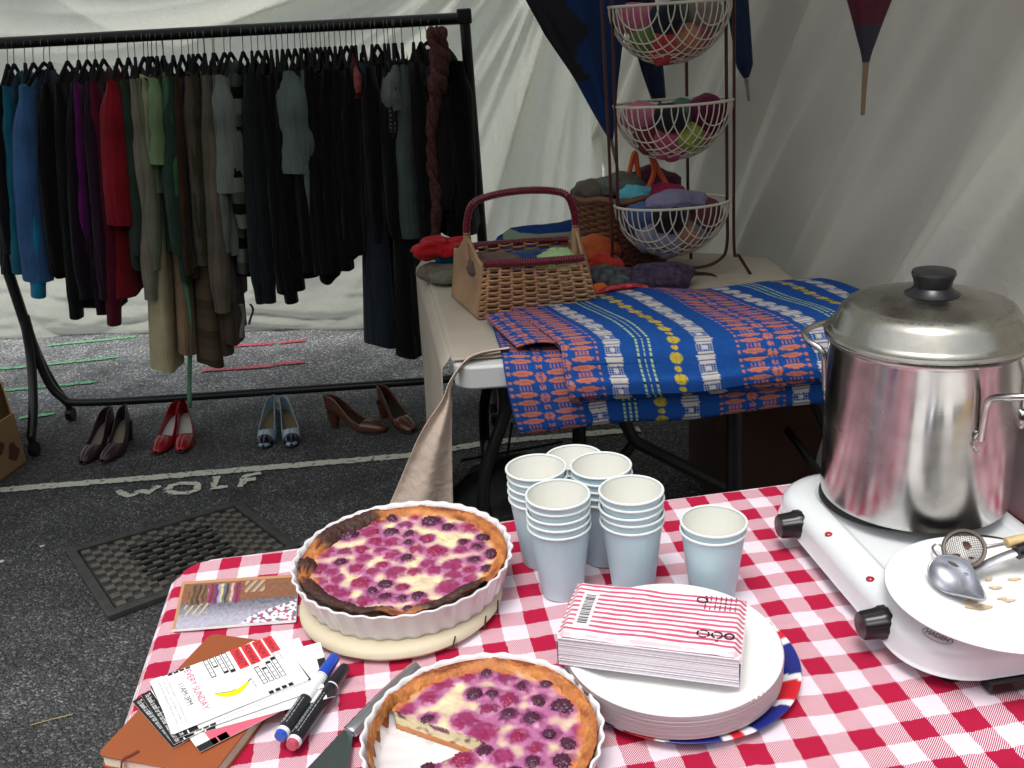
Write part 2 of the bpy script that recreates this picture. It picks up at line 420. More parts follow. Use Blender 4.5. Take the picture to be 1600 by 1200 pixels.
def right_sheet(u, v):
    s_ = u*RSC[-1]; q = path_at(RSP, RSC, s_); z = 2.3*(1-v)
    dx, dz = s_-5.6, z-5.2; th = math.atan2(dz, dx); r_ = math.hypot(dx, dz); d = 0
    for i, (f, a) in enumerate(((62, .055), (118, .030), (205, .012), (390, .004))):
        d += a*sin(f*th*1.5+i*2+2.2*nz(r_*.7, i*3.1, th*5))*(.55+.8*nz(r_*1.1, th*9, i*7))
    d += .05*nz(s_*.8, z*.9, 5)+.004*nz(s_*6, z*4, 2)
    return (q.x-.97*d+.05, q.y-.25*d, z+.02)
b = MB(); b.grid(right_sheet, 320, 170)
tag(b.build('side_sheet', sheet_mat('side_cotton', (204, 201, 188), .16, .15), smooth='all'), 'shaded cream sheet hanging on the right behind the pot', 'sheet')
# canopy over the stall (out of frame, shades the rail and the second table)
t = thing('stall_canopy', 'pale stall canopy on poles above the clothes rail', 'canopy', (-1, 2.6, 0))
b = MB(); b.grid(lambda u, v: (-4+5.8*u, 1.45+2.35*v, 2.28+.25*sin(pi*v)+.02*nz(u*9, v*5)), 40, 20)
b.build('roof_cloth', mat('canopy_cloth', (196, 198, 190), .9, trans=.32), t)
for (x, y) in ((-3.9, 1.5), (1.75, 1.5), (-3.9, 3.75), (1.75, 3.75)):
    b = MB(); b.tube([(x, y, 0), (x, y, 2.3)], .02, 10); b.build('pole', BLACKMETAL, t)
b = MB(); b.tube([(-3.9, 2.9, 2.12), (1.5, 2.9, 2.12)], .015, 10); b.build('cross_bar', BLACKMETAL, t)

# ================================================================== CLOTHES RAIL
RY = 3.5; RZ = 1.438
t = thing('clothes_rail', 'long black tubular clothes rail on castors carrying the garments', 'clothes rail', (-.9, RY, 0))
XL, XR = -1.83, -.075
b = MB(); b.tube([(XL-.05, RY, RZ+.02), (XR, RY, RZ-.006)], .0195, 14); b.build('top_rail', BLACKMETAL, t)
b = MB(); b.tube([(XR, RY, RZ+.02), (XR+.004, RY, .12)], .0185, 12); b.build('upright', BLACKMETAL, t)
b = MB(); b.tube([(XL-.03, RY, RZ+.03), (XL-.01, RY, .9), (XL+.02, RY, .45)], .0195, 12); b.build('upright', BLACKMETAL, t)
b = MB(); b.box((XR, RY, RZ), (.05, .045, .05)); b.build('corner_joint', BLACKMETAL, t, bevel=.006)
bb = spline([(XL+.025, RY, .5), (XL+.035, RY, .3), (XL+.08, RY, .17), (XL+.2, RY, .135), (-1.0, RY, .128), (XR-.12, RY, .13), (XR-.02, RY, .16), (XR, RY, .3)], 8)
b = MB(); b.tube(bb, .016, 10); b.build('base_rail', BLACKMETAL, t)
for s_ in (-1, 1):
    for X in (XL+.02, XR):
        b = MB(); b.tube(spline([(X, RY, .5), (X, RY+s_*.03, .33), (X-.0, RY+s_*.1, .17), (X, RY+s_*.17, .075)], 6), .017, 10); lg = b.build('leg', BLACKMETAL, t)
        b = MB(); b.tube([(X-.012, RY+s_*.17, .028), (X+.012, RY+s_*.17, .028)], .027, 16); b.tube([(X, RY+s_*.17, .05), (X, RY+s_*.17, .085)], .014, 10); b.build('castor', BLACKPL, lg)

KNIT = {}
def cloth(col, knit=True):
    k = tuple(col)
    if k not in KNIT: KNIT[k] = mat('knit_%d_%d_%d' % k, tuple(min(240, v*(1.16 if max(col) > 40 else .95)) for v in col), .95, var=.28, vs=9, bump=.6, bs=260, spec=.12, dist=.0015, sheen=.12, drape=1)
    return KNIT[k]
def striped(cols, period=.075):
    m = bpy.data.materials.new('striped_knit'); m.use_nodes = True; n = m.node_tree; L = n.links; b = n.nodes['Principled BSDF']
    tc = n.nodes.new('ShaderNodeTexCoord'); s_ = n.nodes.new('ShaderNodeSeparateXYZ'); L.new(tc.outputs['Object'], s_.inputs[0])
    a = n.nodes.new('ShaderNodeMath'); a.operation = 'MULTIPLY'; a.inputs[1].default_value = 1/period; L.new(s_.outputs['Z'], a.inputs[0])
    f = n.nodes.new('ShaderNodeMath'); f.operation = 'FRACT'; L.new(a.outputs[0], f.inputs[0])
    cr = n.nodes.new('ShaderNodeValToRGB'); cr.color_ramp.interpolation = 'CONSTANT'; L.new(f.outputs[0], cr.inputs[0])
    e = cr.color_ramp.elements; e[0].color = (*lin(cols[0]), 1); e[1].position = .38; e[1].color = (*lin(cols[1]), 1)
    if len(cols) > 2: k = e.new(.68); k.color = (*lin(cols[2]), 1)
    L.new(cr.outputs[0], b.inputs['Base Color']); b.inputs['Roughness'].default_value = .95; b.inputs['Specular IOR Level'].default_value = .1
    return m
WIRE = mat('hook_wire', (120, 122, 125), .3, .9)
HANG = mat('hanger_black', (9, 9, 10), .8, spec=.1)
def orient(px, tilt):
    x = PY(px, 95, 3.5).x; return (0, .85*(.19-.00022*px), math.atan2(-x, RY)*1.08+tilt*.8)
def make_hanger(x, rot, label, z0):
    t = thing('coat_hanger', label, 'coat hanger', (x, RY, z0), 0, 'black coat hangers along the rail', world=False)
    t.rotation_euler = rot
    b = MB(); pts = [(0, 0.021*cos(a)+0, .021*sin(a)) for a in [math.radians(d) for d in range(200, -60, -20)]]
    pts += [(0, .004, -.03), (0, 0, -.055), (0, 0, -.075)]
    b.tube(pts, .0016, 5); b.build('hook', WIRE, t)
    b = MB(); b.tube(spline([(0, -.205, -.135), (0, -.12, -.105), (0, -.03, -.075), (0, 0, -.066), (0, .03, -.075), (0, .12, -.105), (0, .205, -.135)], 4), .0062, 6)
    b.build('shoulder_bar', HANG, t)
    return t
HPROTO = []
def hanger(x, rot, z0, what):
    lb = ' '.join(('black coat hanger holding the ' + what).split()[:15])
    while lb.split()[-1] in ('the', 'of', 'a', 'in', 'from', 'with', 'beside', 'left', 'near', 'at', 'between', 'and', 'on', 'below', 'above', 'right', 'long'): lb = ' '.join(lb.split()[:-1])
    if not HPROTO: HPROTO.append(make_hanger(x, rot, lb, z0)); return
    h = dup(HPROTO[0], (x, RY, z0), None, lb); h.rotation_euler = rot
def garment(px, hem, slv, col, label, cat='jumper', name='jumper', hw=.205, th=.024, tilt=0., sleeve=True, sr=.031, seed=0, group=None, mt=None, what=None, drop=.0, cuff=True):
    rr = random.Random(seed*13+px)
    x = PY(px+20-px*.025, 95, RY).x; zr = RZ+.014-(x-XL)*.0146
    zh = PY(px, hem, 3.32).z
    zs = PY(px, slv, 3.28).z if slv else 0
    sr *= 1.22
    root = thing(name, label, cat, (x, RY, zr), 0, group, world=False); root.rotation_euler = orient(px, tilt)
    m = mt or cloth(col)
    n1, n2 = 34, 22; ph = rr.uniform(0, 6)
    def body(u, v):
        a = 2*pi*u; cy = cos(a); sy = sin(a)
        w_ = hw*(1+.05*sm(.3, 1, v)+.03*sin(v*5+ph)*v)
        y = w_*(abs(cy)**.8)*(1 if cy > 0 else -1)
        ztop = -.075-drop-.078*(abs(y)/.205)
        z = ztop+(zh-zr-ztop)*v + .012*sin(y*22+ph)*sm(.85, 1, v)
        tk = th*(.55+.75*sm(0, .25, v)+.45*sm(.5, 1, v))
        xx = tk*sy + .015*sin(y*26+ph+v*1.5)*sm(.05, .6, v) + .008*sin(y*55+ph*2)*sm(.2, .8, v)+.012*nz(y*6, v*3, ph)
        return (xx, y, z)
    b = MB(); b.grid(body, n1, n2, closeu=True); b.build('body', m, root, smooth='all')
    if sleeve:
        for sgn in (-1, 1):
            if sgn == 1 and rr.random() < .55: continue
            b = MB(); y0 = sgn*(hw-.025); zt = -.075-drop-.066; ln = (zs-zr)-zt
            ox = rr.uniform(-.006, .008); bend = rr.uniform(-.02, .02)
            def slf(u, v):
                a = 2*pi*u; s_ = sm(0, .12, v)
                rx = sr*(.45+.55*sm(0, .22, v))*((1-.26*v) if cuff else (1+.12*v)); ry = .06*(1-.2*v)
                if cuff and v > .93: rx *= .86; ry *= .86
                return (ox+bend*sin(v*2.6)+rx*cos(a)*(1+.10*sin(3*a+ph+v*2)*s_)+.0015*sin(v*13+ph)*v, y0-sgn*.008+sgn*.035*sin(v*1.9)+ry*sin(a)+.01*nz(v*5, ph, a), zt+ln*v+(.018*sin(a)*(1-v) if sgn == 1 else -.018*sin(a)*(1-v)) if v < .999 else zt+ln)
            b.grid(slf, 12, 18, closeu=True); b.build('sleeve', m, root, smooth='all')
    hanger(x, orient(px, tilt), zr, what or label)
    return root
K = (12, 13, 15)
gs = [
 # px, hem, sleeve, colour, label, kwargs
 (-4, 430, 400, (14, 16, 20), 'black jumper hanging at the left end of the rail', {}),
 (6, 420, 430, (24, 84, 104), 'teal blue jumper first from the left end of the rail', {}),
 (24, 405, 468, (24, 108, 138), 'bright teal jumper with long sleeve beside the pale blue shirt', {}),
 (37, 385, 388, (112, 168, 178), 'pale aqua shirt between the teal jumper and the blue jumper', {'sr': .02}),
 (54, 405, 440, (48, 80, 120), 'mid blue jumper with long sleeve near left upright', {'sr': .036, 'hw': .225, 'tilt': -.42, 'cuff': False}),
 (64, 430, 430, (12, 12, 16), 'black fine knit top right of the blue jumper', {}),
 (92, 440, 500, (14, 18, 18), 'black cardigan with long hanging sleeve left of the purple jumpers', {'sr': .03}),
 (110, 486, 470, (22, 14, 26), 'blackish purple cardigan with a gathered hem', {}),
 (124, 470, 440, (78, 22, 80), 'violet purple jumper in the left half of rail', {'sr': .02}),
 (137, 488, 470, (38, 16, 34), 'dark plum jumper left of the burgundy ones', {}),
 (150, 440, 510, (70, 14, 32), 'burgundy jumper with a long drooping sleeve', {}),
 (174, 460, 352, (108, 18, 28), 'bright red cardigan in the left half of the rail', {'sr': .036, 'hw': .22, 'tilt': -.2, 'cuff': False}),
 (190, 415, 400, (38, 48, 40), 'dark green grey top right of the red cardigan', {}),
 (201, 425, 424, (96, 100, 84), 'olive grey cardigan right of the red cardigan', {'sr': .03}),
 (215, 410, 470, (104, 100, 88), 'light taupe jumper with long sleeve above the beige trousers', {'sr': .03}),
 (228, 245, 245, (112, 116, 88), 'small yellow green top glimpsed left of the pale green top', {'sr': .014}),
 (236, 300, 258, (96, 118, 84), 'pale green short sleeved top', {'sr': .028, 'cuff': False}),
 (247, 400, 325, (46, 82, 60), 'mid green jumper beside the pale green top', {'sr': .03}),
 (262, 440, 400, (34, 52, 42), 'dark bottle green jumper behind the mid green one', {}),
 (276, 440, 430, (50, 34, 26), 'chestnut brown jumper over a maroon hem', {'sr': .02}),
 (287, 415, 400, (44, 44, 32), 'dark olive brown jumper left of the brown grey ones', {}),
 (302, 415, 415, (66, 60, 52), 'dark taupe cardigan with folded sleeve', {'sr': .03}),
 (313, 470, 490, (84, 76, 66), 'brown grey cardigan with long sleeve above checked trousers', {'sr': .034}),
 (328, 480, 487, (76, 72, 62), 'grey brown long cardigan left of the grey jumper', {'sr': .034}),
 (344, 390, 395, (84, 92, 86), 'thin grey jumper behind the short sleeved grey one', {'sr': .022}),
 (354, 400, 300, (92, 100, 94), 'plain mid grey jumper with elbow length sleeve', {'sr': .04, 'hw': .22, 'cuff': False}),
 (374, 430, 357, None, 'grey and black striped jumper near the middle of the rail', {'sr': .028}),
 (388, 420, 475, (22, 28, 30), 'charcoal jumper with long sleeve right of the striped jumper', {}),
 (398, 440, 475, (30, 38, 40), 'slate grey jumper with long sleeve right of the striped jumper', {}),
]
for i, (px, hem, slv, col, lb, kw) in enumerate(gs):
    mt = striped([(104, 112, 102), (16, 18, 18), (70, 76, 70)], .125) if col is None else None
    garment(px, hem, slv, col, lb, tilt=kw.pop('tilt', R.uniform(-.30, .02)), seed=i, mt=mt, what=lb.split(' in the')[0], **kw)
GB = 'black garments on the right half of the rail'
blk = [(410, 420, 400), (419, 440, 460), (428, 420, 475), (437, 410, 430), (446, 438, 455), (470, 430, 425), (477, 400, 430), (484, 440, 400), (491, 415, 430), (498, 400, 425),
       (505, 405, 408), (512, 420, 425), (521, 398, 400), (530, 395, 400), (539, 400, 423), (548, 397, 395), (588, 385, 380), (606, 380, 370), (646, 380, 380)]
for i, (px, hem, slv) in enumerate(blk):
    garment(px, hem, slv, R.choice([(11, 12, 14), (14, 16, 19), (10, 11, 16), (16, 16, 17)]), 'plain black knitted top in the row of black garments', tilt=R.uniform(-.25, .1), seed=60+i, group=GB, what='black top in the row of black garments', drop=R.uniform(-.01, .02))
garment(457, 255, 270, (78, 90, 88), 'short grey jumper among the black garments', tilt=-.15, sr=.05, hw=.215, cuff=False, seed=90)
b = MB(); garment(466, 300, 360, (74, 86, 84), 'narrow grey sleeved top hanging under the short grey jumper', sr=.018, seed=91, hw=.2)
garment(554, 150, 145, (122, 60, 58), 'dusty pink top showing between the black garments', sr=.012, seed=92, cat='top', name='top')
def dotted():
    m = bpy.data.materials.new('dotted_fabric'); m.use_nodes = True; n = m.node_tree; L = n.links; b = n.nodes['Principled BSDF']; b.inputs['Roughness'].default_value = .9
    tc = n.nodes.new('ShaderNodeTexCoord'); v = n.nodes.new('ShaderNodeTexVoronoi'); v.inputs['Scale'].default_value = 75; v.inputs['Randomness'].default_value = .25; L.new(tc.outputs['Object'], v.inputs['Vector'])
    cr = n.nodes.new('ShaderNodeValToRGB'); cr.color_ramp.interpolation = 'CONSTANT'; cr.color_ramp.elements[0].color = (.16, .16, .15, 1); cr.color_ramp.elements[1].position = .22; cr.color_ramp.elements[1].color = (.006, .006, .007, 1)
    L.new(v.outputs['Distance'], cr.inputs[0]); L.new(cr.outputs[0], b.inputs['Base Color']); return m
garment(600, 250, 215, None, 'black top with small white dots near the right of rail', mt=dotted(), sr=.026, seed=93, cat='top', name='top')
# trousers
def trousers(px, hem, col, label, hw=.10, y0=-.09, mt=None, seed=0, th=.02, name='trousers', cat='trousers', split=False):
    rr = random.Random(seed); x = PY(px+20-px*.025, 95, RY).x; zr = RZ+.014-(x-XL)*.0146; zh = PY(px, hem, 3.36).z
    root = thing(name, label, cat, (x, RY, zr), 0, world=False); rot = orient(px, rr.uniform(-.15, .1)); root.rotation_euler = rot; m = mt or cloth(col); ph = rr.uniform(0, 6)
    for k, (yy, dz) in enumerate(((y0, 0), (y0+hw*.9, .05))):
        def leg(u, v):
            a = 2*pi*u; y = yy+hw*(.75+.25*v)*cos(a)
            return (th*(.8+.9*v)*sin(a)+.012*sin(y*40+ph)*v+k*.012, y, -.12+(zh-zr+.12+dz)*v+.006*sin(a*2))
        b = MB(); b.grid(leg, 22, 20, closeu=True); b.build('trouser_leg', m, root, smooth='all')
    hanger(x, rot, zr, label)
trousers(222, 574, (150, 142, 112), 'pale beige wide leg trousers hanging low', .10, -.12, seed=1, th=.03)
trousers(246, 552, (116, 98, 76), 'tan trousers hanging low beside the beige ones', .08, -.1, seed=2, th=.024)
trousers(294, 568, (84, 72, 58), 'brown checked trousers hanging below the cardigans', .09, -.12, seed=3, mt=striped([(84, 72, 58), (78, 66, 53), (70, 58, 46)], .11), th=.026)
trousers(312, 553, (72, 62, 52), 'dark brown trousers with turned up hem', .08, -.1, seed=4, th=.018)
trousers(326, 537, (62, 52, 42), 'short dark brown trousers right of the other brown pairs', .08, -.1, seed=5, th=.02)
trousers(566, 533, (26, 34, 42), 'blue black wide leg trousers hanging low on the right', .12, -.13, seed=6, th=.036)
trousers(580, 520, None, 'dark tartan trousers hanging low on the right', .10, -.1, mt=striped([(22, 26, 28), (30, 34, 34), (18, 20, 24)], .05), seed=16, th=.02)
trousers(617, 548, (12, 13, 15), 'long black trousers at the right beside the tan cloth', .12, -.13, seed=7, th=.034)
garment(614, 165, 172, (84, 92, 90), 'pale grey short top near the right end of rail', sr=.026, seed=95, cuff=False, cat='top', name='top')
garment(628, 360, 372, (60, 70, 68), 'grey long top below the pale grey short top', sr=.03, seed=96, cuff=False, cat='top', name='top')
# belts hanging down
def strap(px0, py0, px1, py1, w_, col, label, Y=3.3):
    a = PY(px0, py0, Y); c = PY(px1, py1, Y); b = MB()
    b.grid(lambda u, v: (a.x+(c.x-a.x)*v+(u-.5)*w_+.006*sin(v*5), Y+.01*sin(v*4), a.z+(c.z-a.z)*v), 2, 14)
    tag(b.build('fabric_belt', cloth(col), solid=.003), label, 'belt')
strap(289, 440, 300, 636, .016, (70, 108, 84), 'long dark green fabric belt dangling over the base rail')
strap(376, 475, 381, 527, .015, (96, 98, 92), 'short grey fabric belt dangling below charcoal sleeve')
strap(391, 475, 393, 506, .008, (60, 62, 60), 'thin grey fabric belt dangling below slate sleeve')
# knotted scarf, end coats
def scarf_pts():
    pts = []
    for i in range(15):
        v = i/14; py = 48+(370-48)*v; px = 682+6*sin(v*9)-8*v; pts.append(PY(px, py, 3.27))
    return spline(pts, 4)
b = MB(); sp = scarf_pts()
for st in range(3):
    pp = []
    for i, p in enumerate(sp):
        v = i/(len(sp)-1); a = v*(30 if v < .35 else 12+18*.35)+st*2.09+(0 if v < .35 else (30*.35-12*.35-18*.35*.35)); rr_0 = .014*(1.25 if v < .3 else .8)
        pp.append(p+Vector((rr_0*cos(a), rr_0*sin(a), 0)))
    b.tube(pp, [(.015+.003*sin(i*.9+st))*(1.2 if i < 17 else .9) for i in range(len(sp))], 12)
SCF = mat('mottled_maroon_wool', (82, 48, 44), .95, var=.65, vs=75, bump=1., bs=160, dist=.004)
tag(b.build('scarf', SCF, smooth='all'), 'mottled maroon knitted scarf knotted at the right end of rail', 'scarf')
for (px, hem, slv, col, lb, tl) in ((668, 372, 352, (9, 10, 12), 'black coat hanging at the right end of the rail', .45), (686, 366, 340, (9, 9, 14), 'outermost black coat turned outwards beside the right upright', .35), (658, 340, 330, (30, 24, 26), 'dark brown black jacket behind the knotted scarf', .2)):
    garment(px, hem, slv, col, lb, cat='coat', name='coat', tilt=tl, hw=.2, th=.045, sr=.04, seed=px)

# ================================================================== SHOES
def shoe(loc, rot, cols, label, group, L=.245, heel=.06, W=.078, mirror=1, cap=None, insole=(120, 110, 96), lowcut=False, gloss=.3):
    root = thing('court_shoe', label, 'shoe', loc, rot, group, world=False)
    up = mat('leather_%d_%d_%d' % tuple(cols), cols, gloss, var=.25, vs=40, coat=.25); ins = mat('insole_%d_%d_%d' % tuple(insole), insole, .6)
    def base(s):   # s 0 heel .. 1 toe, y forward = -y (toe towards camera)
        z = heel*(1-sm(.12, .68, s)) + .006
        if s > .8: z += .006*(s-.8)/.2
        wd = W*(.36+.5*sm(0, .62, s))*(1 if s < .62 else math.sqrt(max(0.0, 1-((s-.62)/.385)**2.3)))
        if s < .12: wd *= math.sqrt(max(.05, 1-((.12-s)/.125)**2))
        cx = mirror*.008*sin(s*pi)*(-1)
        return z, max(wd, .004), cx
    op = .60
    def shell(u, v):
        s = u; z, wd, cx = base(s); a = (v-.5)*2
        ht = .052*(1-sm(.0, .45, s))+.030 if s < op else .036*(1-((s-op)/(1-op))**2)+.012
        y = -s*L
        if s < op:
            # walls: bottom outwards and up, open top
            o_ = 1 if a > 0 else -1; q = abs(a)
            k = (1-sm(op-.16, op, s)); top = ht*(.55+.45*k) if s > .3 else ht
            return (cx+o_*wd/2*(min(1, q*1.35) if q < .74 else 1-.10*(q-.74)), y, z+(0 if q < .5 else (q-.5)*2*top))
        an = a*pi/2
        if abs(a) < .5: return (cx+wd/2*sin(an*2)*.98, y, z+ht*cos(an*2)**.7+.001)
        return (cx+(wd/2)*(2-2*abs(a))*(1 if a > 0 else -1), y, z)
    b = MB()
    def wall(side):
        def f(u, v):
            s = u; z, wd, cx = base(s)
            if s < op:
                ht = .03+.03*(1-sm(.05, .5, s)); yb = -s*L
                wv = wd/2*(1+.05*sin(v*pi))*(1-.12*v)
                return (cx+side*wv, yb, z+ht*v)
            k = (s-op)/(1-op); ht = .034*(1-k**2.2)+.008; an = v*pi/2
            k2 = sm(0, .16, k)
            x1 = cx+side*wd/2*cos(an)**.75; z1 = z+ht*sin(an)**.9
            x0 = cx+side*wd/2*(1+.05*sin(v*pi))*(1-.12*v); z0 = z+.03*v
            return (x0*(1-k2)+x1*k2, -s*L, z0*(1-k2)+z1*k2)
        return f
    for sd_ in (-1, 1):
        b.grid(wall(sd_), 40, 8)
    # back of heel closes
    z, wd, cx = base(0); 
    b.grid(lambda u, v: (cx+(u-.5)*wd*(1-.12*v), .004*sin(u*pi)+.004*v, z+.06*v), 6, 6)
    b.build('upper', up, root, solid=.0025)
    if cap:
        b = MB()
        for sd_ in (-1, 1):
            b.grid(lambda u, v, f=wall(sd_): (lambda p: (p[0]*1.03, p[1]-.0012, p[2]+.0014))(f(.84+.158*u if False else .80+.198*u*(.6+.4*v), v)), 12, 8)
        b.build('toe_cap', mat('cap_%d_%d_%d' % tuple(cap), cap, .2, coat=.4), root, solid=.001)
        b = MB()
        for sd_ in (-1, 1): b.grid(lambda u, v, f=wall(sd_): (lambda p: (p[0]*1.05, p[1]+.001, p[2]))(f(.0+.25*u, v*(1-.7*u))), 8, 5)
        b.build('heel_panel', mat('cap_%d_%d_%d' % tuple(cap), cap, .2, coat=.4), root, solid=.001)
    b = MB(); b.grid(lambda u, v: (base(.02+.9*u)[2]+(v-.5)*base(.02+.9*u)[1]*.93, -(.02+.9*u)*L, base(.02+.9*u)[0]+.004), 24, 4); b.build('insole', ins, root)
    b = MB(); b.grid(lambda u, v: (base(u)[2]+(v-.5)*base(u)[1]*1.02, -u*L, base(u)[0]-.004), 24, 3); b.build('sole', mat('sole_dark', (38, 30, 26), .5), root, solid=.004)
    b = MB()
    b.grid(lambda u, v: ((.013+.012*(1-v))*cos(2*pi*u), -.028+(.015+.014*(1-v))*sin(2*pi*u)+.004*v, (heel)*(1-v)+.001), 14, 6, closeu=True); b.build('heel', mat('heelmat_%d_%d_%d' % tuple(cols), cols, .35), root)
    return root
def place_shoe(toe, heelpx, **kw):
    a = P(*toe, .01); c = P(*heelpx, .125)
    d = Vector((a.x-c.x, a.y-c.y)); rot = math.atan2(d.x, -d.y)
    Ls = kw.pop('L', .245)
    loc = Vector((a.x, a.y, 0))-Vector((d.x, d.y, 0)).normalized()*Ls
    return shoe((loc.x, loc.y, 0), rot, L=Ls, **kw)
BR = (62, 44, 48)
place_shoe((128, 724), (150, 655), cols=(58, 40, 48), label='dark aubergine court shoe, left one of the pair nearest the castor', group='shoes lined up under the rail', mirror=1, heel=.07)
place_shoe((160, 722), (178, 652), cols=(58, 40, 48), label='dark aubergine court shoe, right one of the pair nearest the castor', group='shoes lined up under the rail', mirror=-1, heel=.07)
place_shoe((244, 709), (260, 642), cols=(150, 28, 40), label='red studded court shoe, left one of the red pair', group='shoes lined up under the rail', mirror=1, insole=(190, 190, 180), heel=.06, gloss=.22)
place_shoe((282, 706), (280, 640), cols=(150, 28, 40), label='red studded court shoe, right one of the red pair', group='shoes lined up under the rail', mirror=-1, insole=(190, 190, 180), heel=.06, gloss=.22)
place_shoe((412, 699), (417, 632), cols=(150, 172, 182), label='pale blue court shoe with navy toe, left one of its pair', group='shoes lined up under the rail', mirror=1, cap=(24, 26, 52), insole=(110, 100, 70), heel=.055)
place_shoe((456, 697), (443, 629), cols=(150, 172, 182), label='pale blue court shoe with navy toe, right one of its pair', group='shoes lined up under the rail', mirror=-1, cap=(24, 26, 52), insole=(110, 100, 70), heel=.055)
place_shoe((606, 671), (534, 622), cols=(84, 50, 34), label='brown leather court shoe lying turned sideways', group='shoes lined up under the rail', mirror=1, insole=(58, 50, 44), heel=.07, L=.25, gloss=.22)
place_shoe((646, 674), (614, 616), cols=(84, 50, 34), label='brown leather court shoe half hidden by the tan cloth', group='shoes lined up under the rail', mirror=-1, insole=(50, 44, 40), heel=.07, L=.24, gloss=.22)

# cardboard box left
CARD = mat('cardboard', (150, 122, 84), .85, var=.15, vs=6)
t = thing('cardboard_box', 'open brown cardboard box at the left edge beside the rail', 'box', P(-30, 740, 0))
A_, B_ = P(-60, 800, 0), P(42, 722, 0); C_ = P(22, 668, 0)
ex = (B_-A_); ey = (C_-B_); hh = .20
def wallbox(b, p, q, z0, z1, t_=.004, lean=(0, 0)):
    d = (q-p).normalized(); n_ = Vector((-d.y, d.x, 0))*t_; i = len(b.v)
    for z, l in ((z0, 0), (z1, 1)):
        o_ = Vector((lean[0]*l, lean[1]*l, 0))
        for r_ in (p, q, q+n_, p+n_): b.vert((r_.x+o_.x, r_.y+o_.y, z))
    for f in ((3, 2, 1, 0), (4, 5, 6, 7), (0, 1, 5, 4), (1, 2, 6, 5), (2, 3, 7, 6), (3, 0, 4, 7)): b.face([i+k for k in f])
b = MB(); wallbox(b, A_, B_, .002, hh); wallbox(b, B_, B_+ey, .002, hh); wallbox(b, B_+ey, A_+ey, .002, hh); wallbox(b, A_+ey, A_, .002, hh)
b.build('box_wall', CARD, t, smooth=False)
b = MB(); b.prism([(p.x, p.y) for p in (A_, B_, B_+ey, A_+ey)], .003, .007); b.build('box_bottom', CARD, t, smooth=False)
b = MB(); dn = (B_-A_).normalized(); nn = Vector((dn.y, -dn.x, 0))
for k, (s0, z0, r0) in enumerate(((.25, .1, .03), (.45, .06, .035), (.66, .12, .028), (.85, .07, .03))):
    c_ = A_.lerp(B_, s0); Mx = frame((c_.x+nn.x*.002, c_.y+nn.y*.002, z0), dn, (0, 0, 1))
    b.prism([(r0*(1+.25*sin(3*a+k))*cos(a), r0*(1+.2*cos(2*a+k))*sin(a)) for a in [i*pi/9 for i in range(18)]], -.001, .0005, Mx)
b.build('printed_spots', mat('box_print', (92, 46, 30), .8), t, smooth=False)

# ================================================================== SECOND TABLE
TZ = .742
t = thing('folding_table', 'white folding table standing under the blue woven blanket', 'table', (.35, 2.3, 0))
TX0, TX1, TY0, TY1 = -.125, .75, 1.925, 2.62
def rrect(x0, y0, x1, y1, r, n=6):
    out = []
    for cx, cy, a0 in ((x1-r, y1-r, 0), (x0+r, y1-r, 90), (x0+r, y0+r, 180), (x1-r, y0+r, 270)):
        for i in range(n+1): a = math.radians(a0+90*i/n); out.append((cx+r*cos(a), cy+r*sin(a)))
    return out
b = MB(); b.prism(rrect(TX0, TY0, TX1, TY1, .05, 8), TZ-.058, TZ-.004); b.build('tabletop', mat('white_plastic_top', (206, 208, 206), .45, var=.05, bump=.15, bs=300), t, bevel=.006)
def leg_u(x, fx):
    b = MB(); b.tube(spline([(x, TY0+.12, TZ-.06), (x+fx*.01, TY0+.13, .58), (x-fx*.05, TY0+.10, .42), (x-fx*.06, TY0+.1, .2), (x-fx*.06, TY0+.1, .01)], 7), .015, 10); b.build('leg', BLACKMETAL, t)
    b = MB(); b.tube(spline([(x, TY1-.12, TZ-.06), (x+fx*.01, TY1-.13, .58), (x-fx*.05, TY1-.10, .42), (x-fx*.06, TY1-.1, .2), (x-fx*.06, TY1-.1, .01)], 7), .015, 10); b.build('leg', BLACKMETAL, t)
    b = MB(); b.tube([(x-fx*.06, TY0+.1, .3), (x-fx*.06, TY1-.1, .3)], .011, 8); b.build('cross_brace', BLACKMETAL, t)
leg_u(-.03, 1); leg_u(.70, -1)
b = MB(); b.tube([(.02, 2.3, TZ-.07), (.22, 2.3, .42)], .009, 8); b.tube([(.7, 2.3, TZ-.07), (.5, 2.3, .42)], .009, 8); b.build('folding_strut', BLACKMETAL, t)
b = MB(); b.tube([PY(966, 640, 2.25), PY(992, 690, 2.25), PY(1140, 765, 2.25)], .017, 8); b.tube([PY(992, 690, 2.25), PY(962, 730, 2.25)], .014, 8); b.build('folding_strut', BLACKMETAL, t)
b = MB(); b.tube([PY(905, 640, 2.3), PY(905, 780, 2.3)], .018, 8); b.build('folding_strut', BLACKMETAL, t)
b = MB(); b.tube([PY(1147, 620, 2.05), PY(1147, 800, 2.05)], .019, 10); b.build('leg', BLACKMETAL, t)
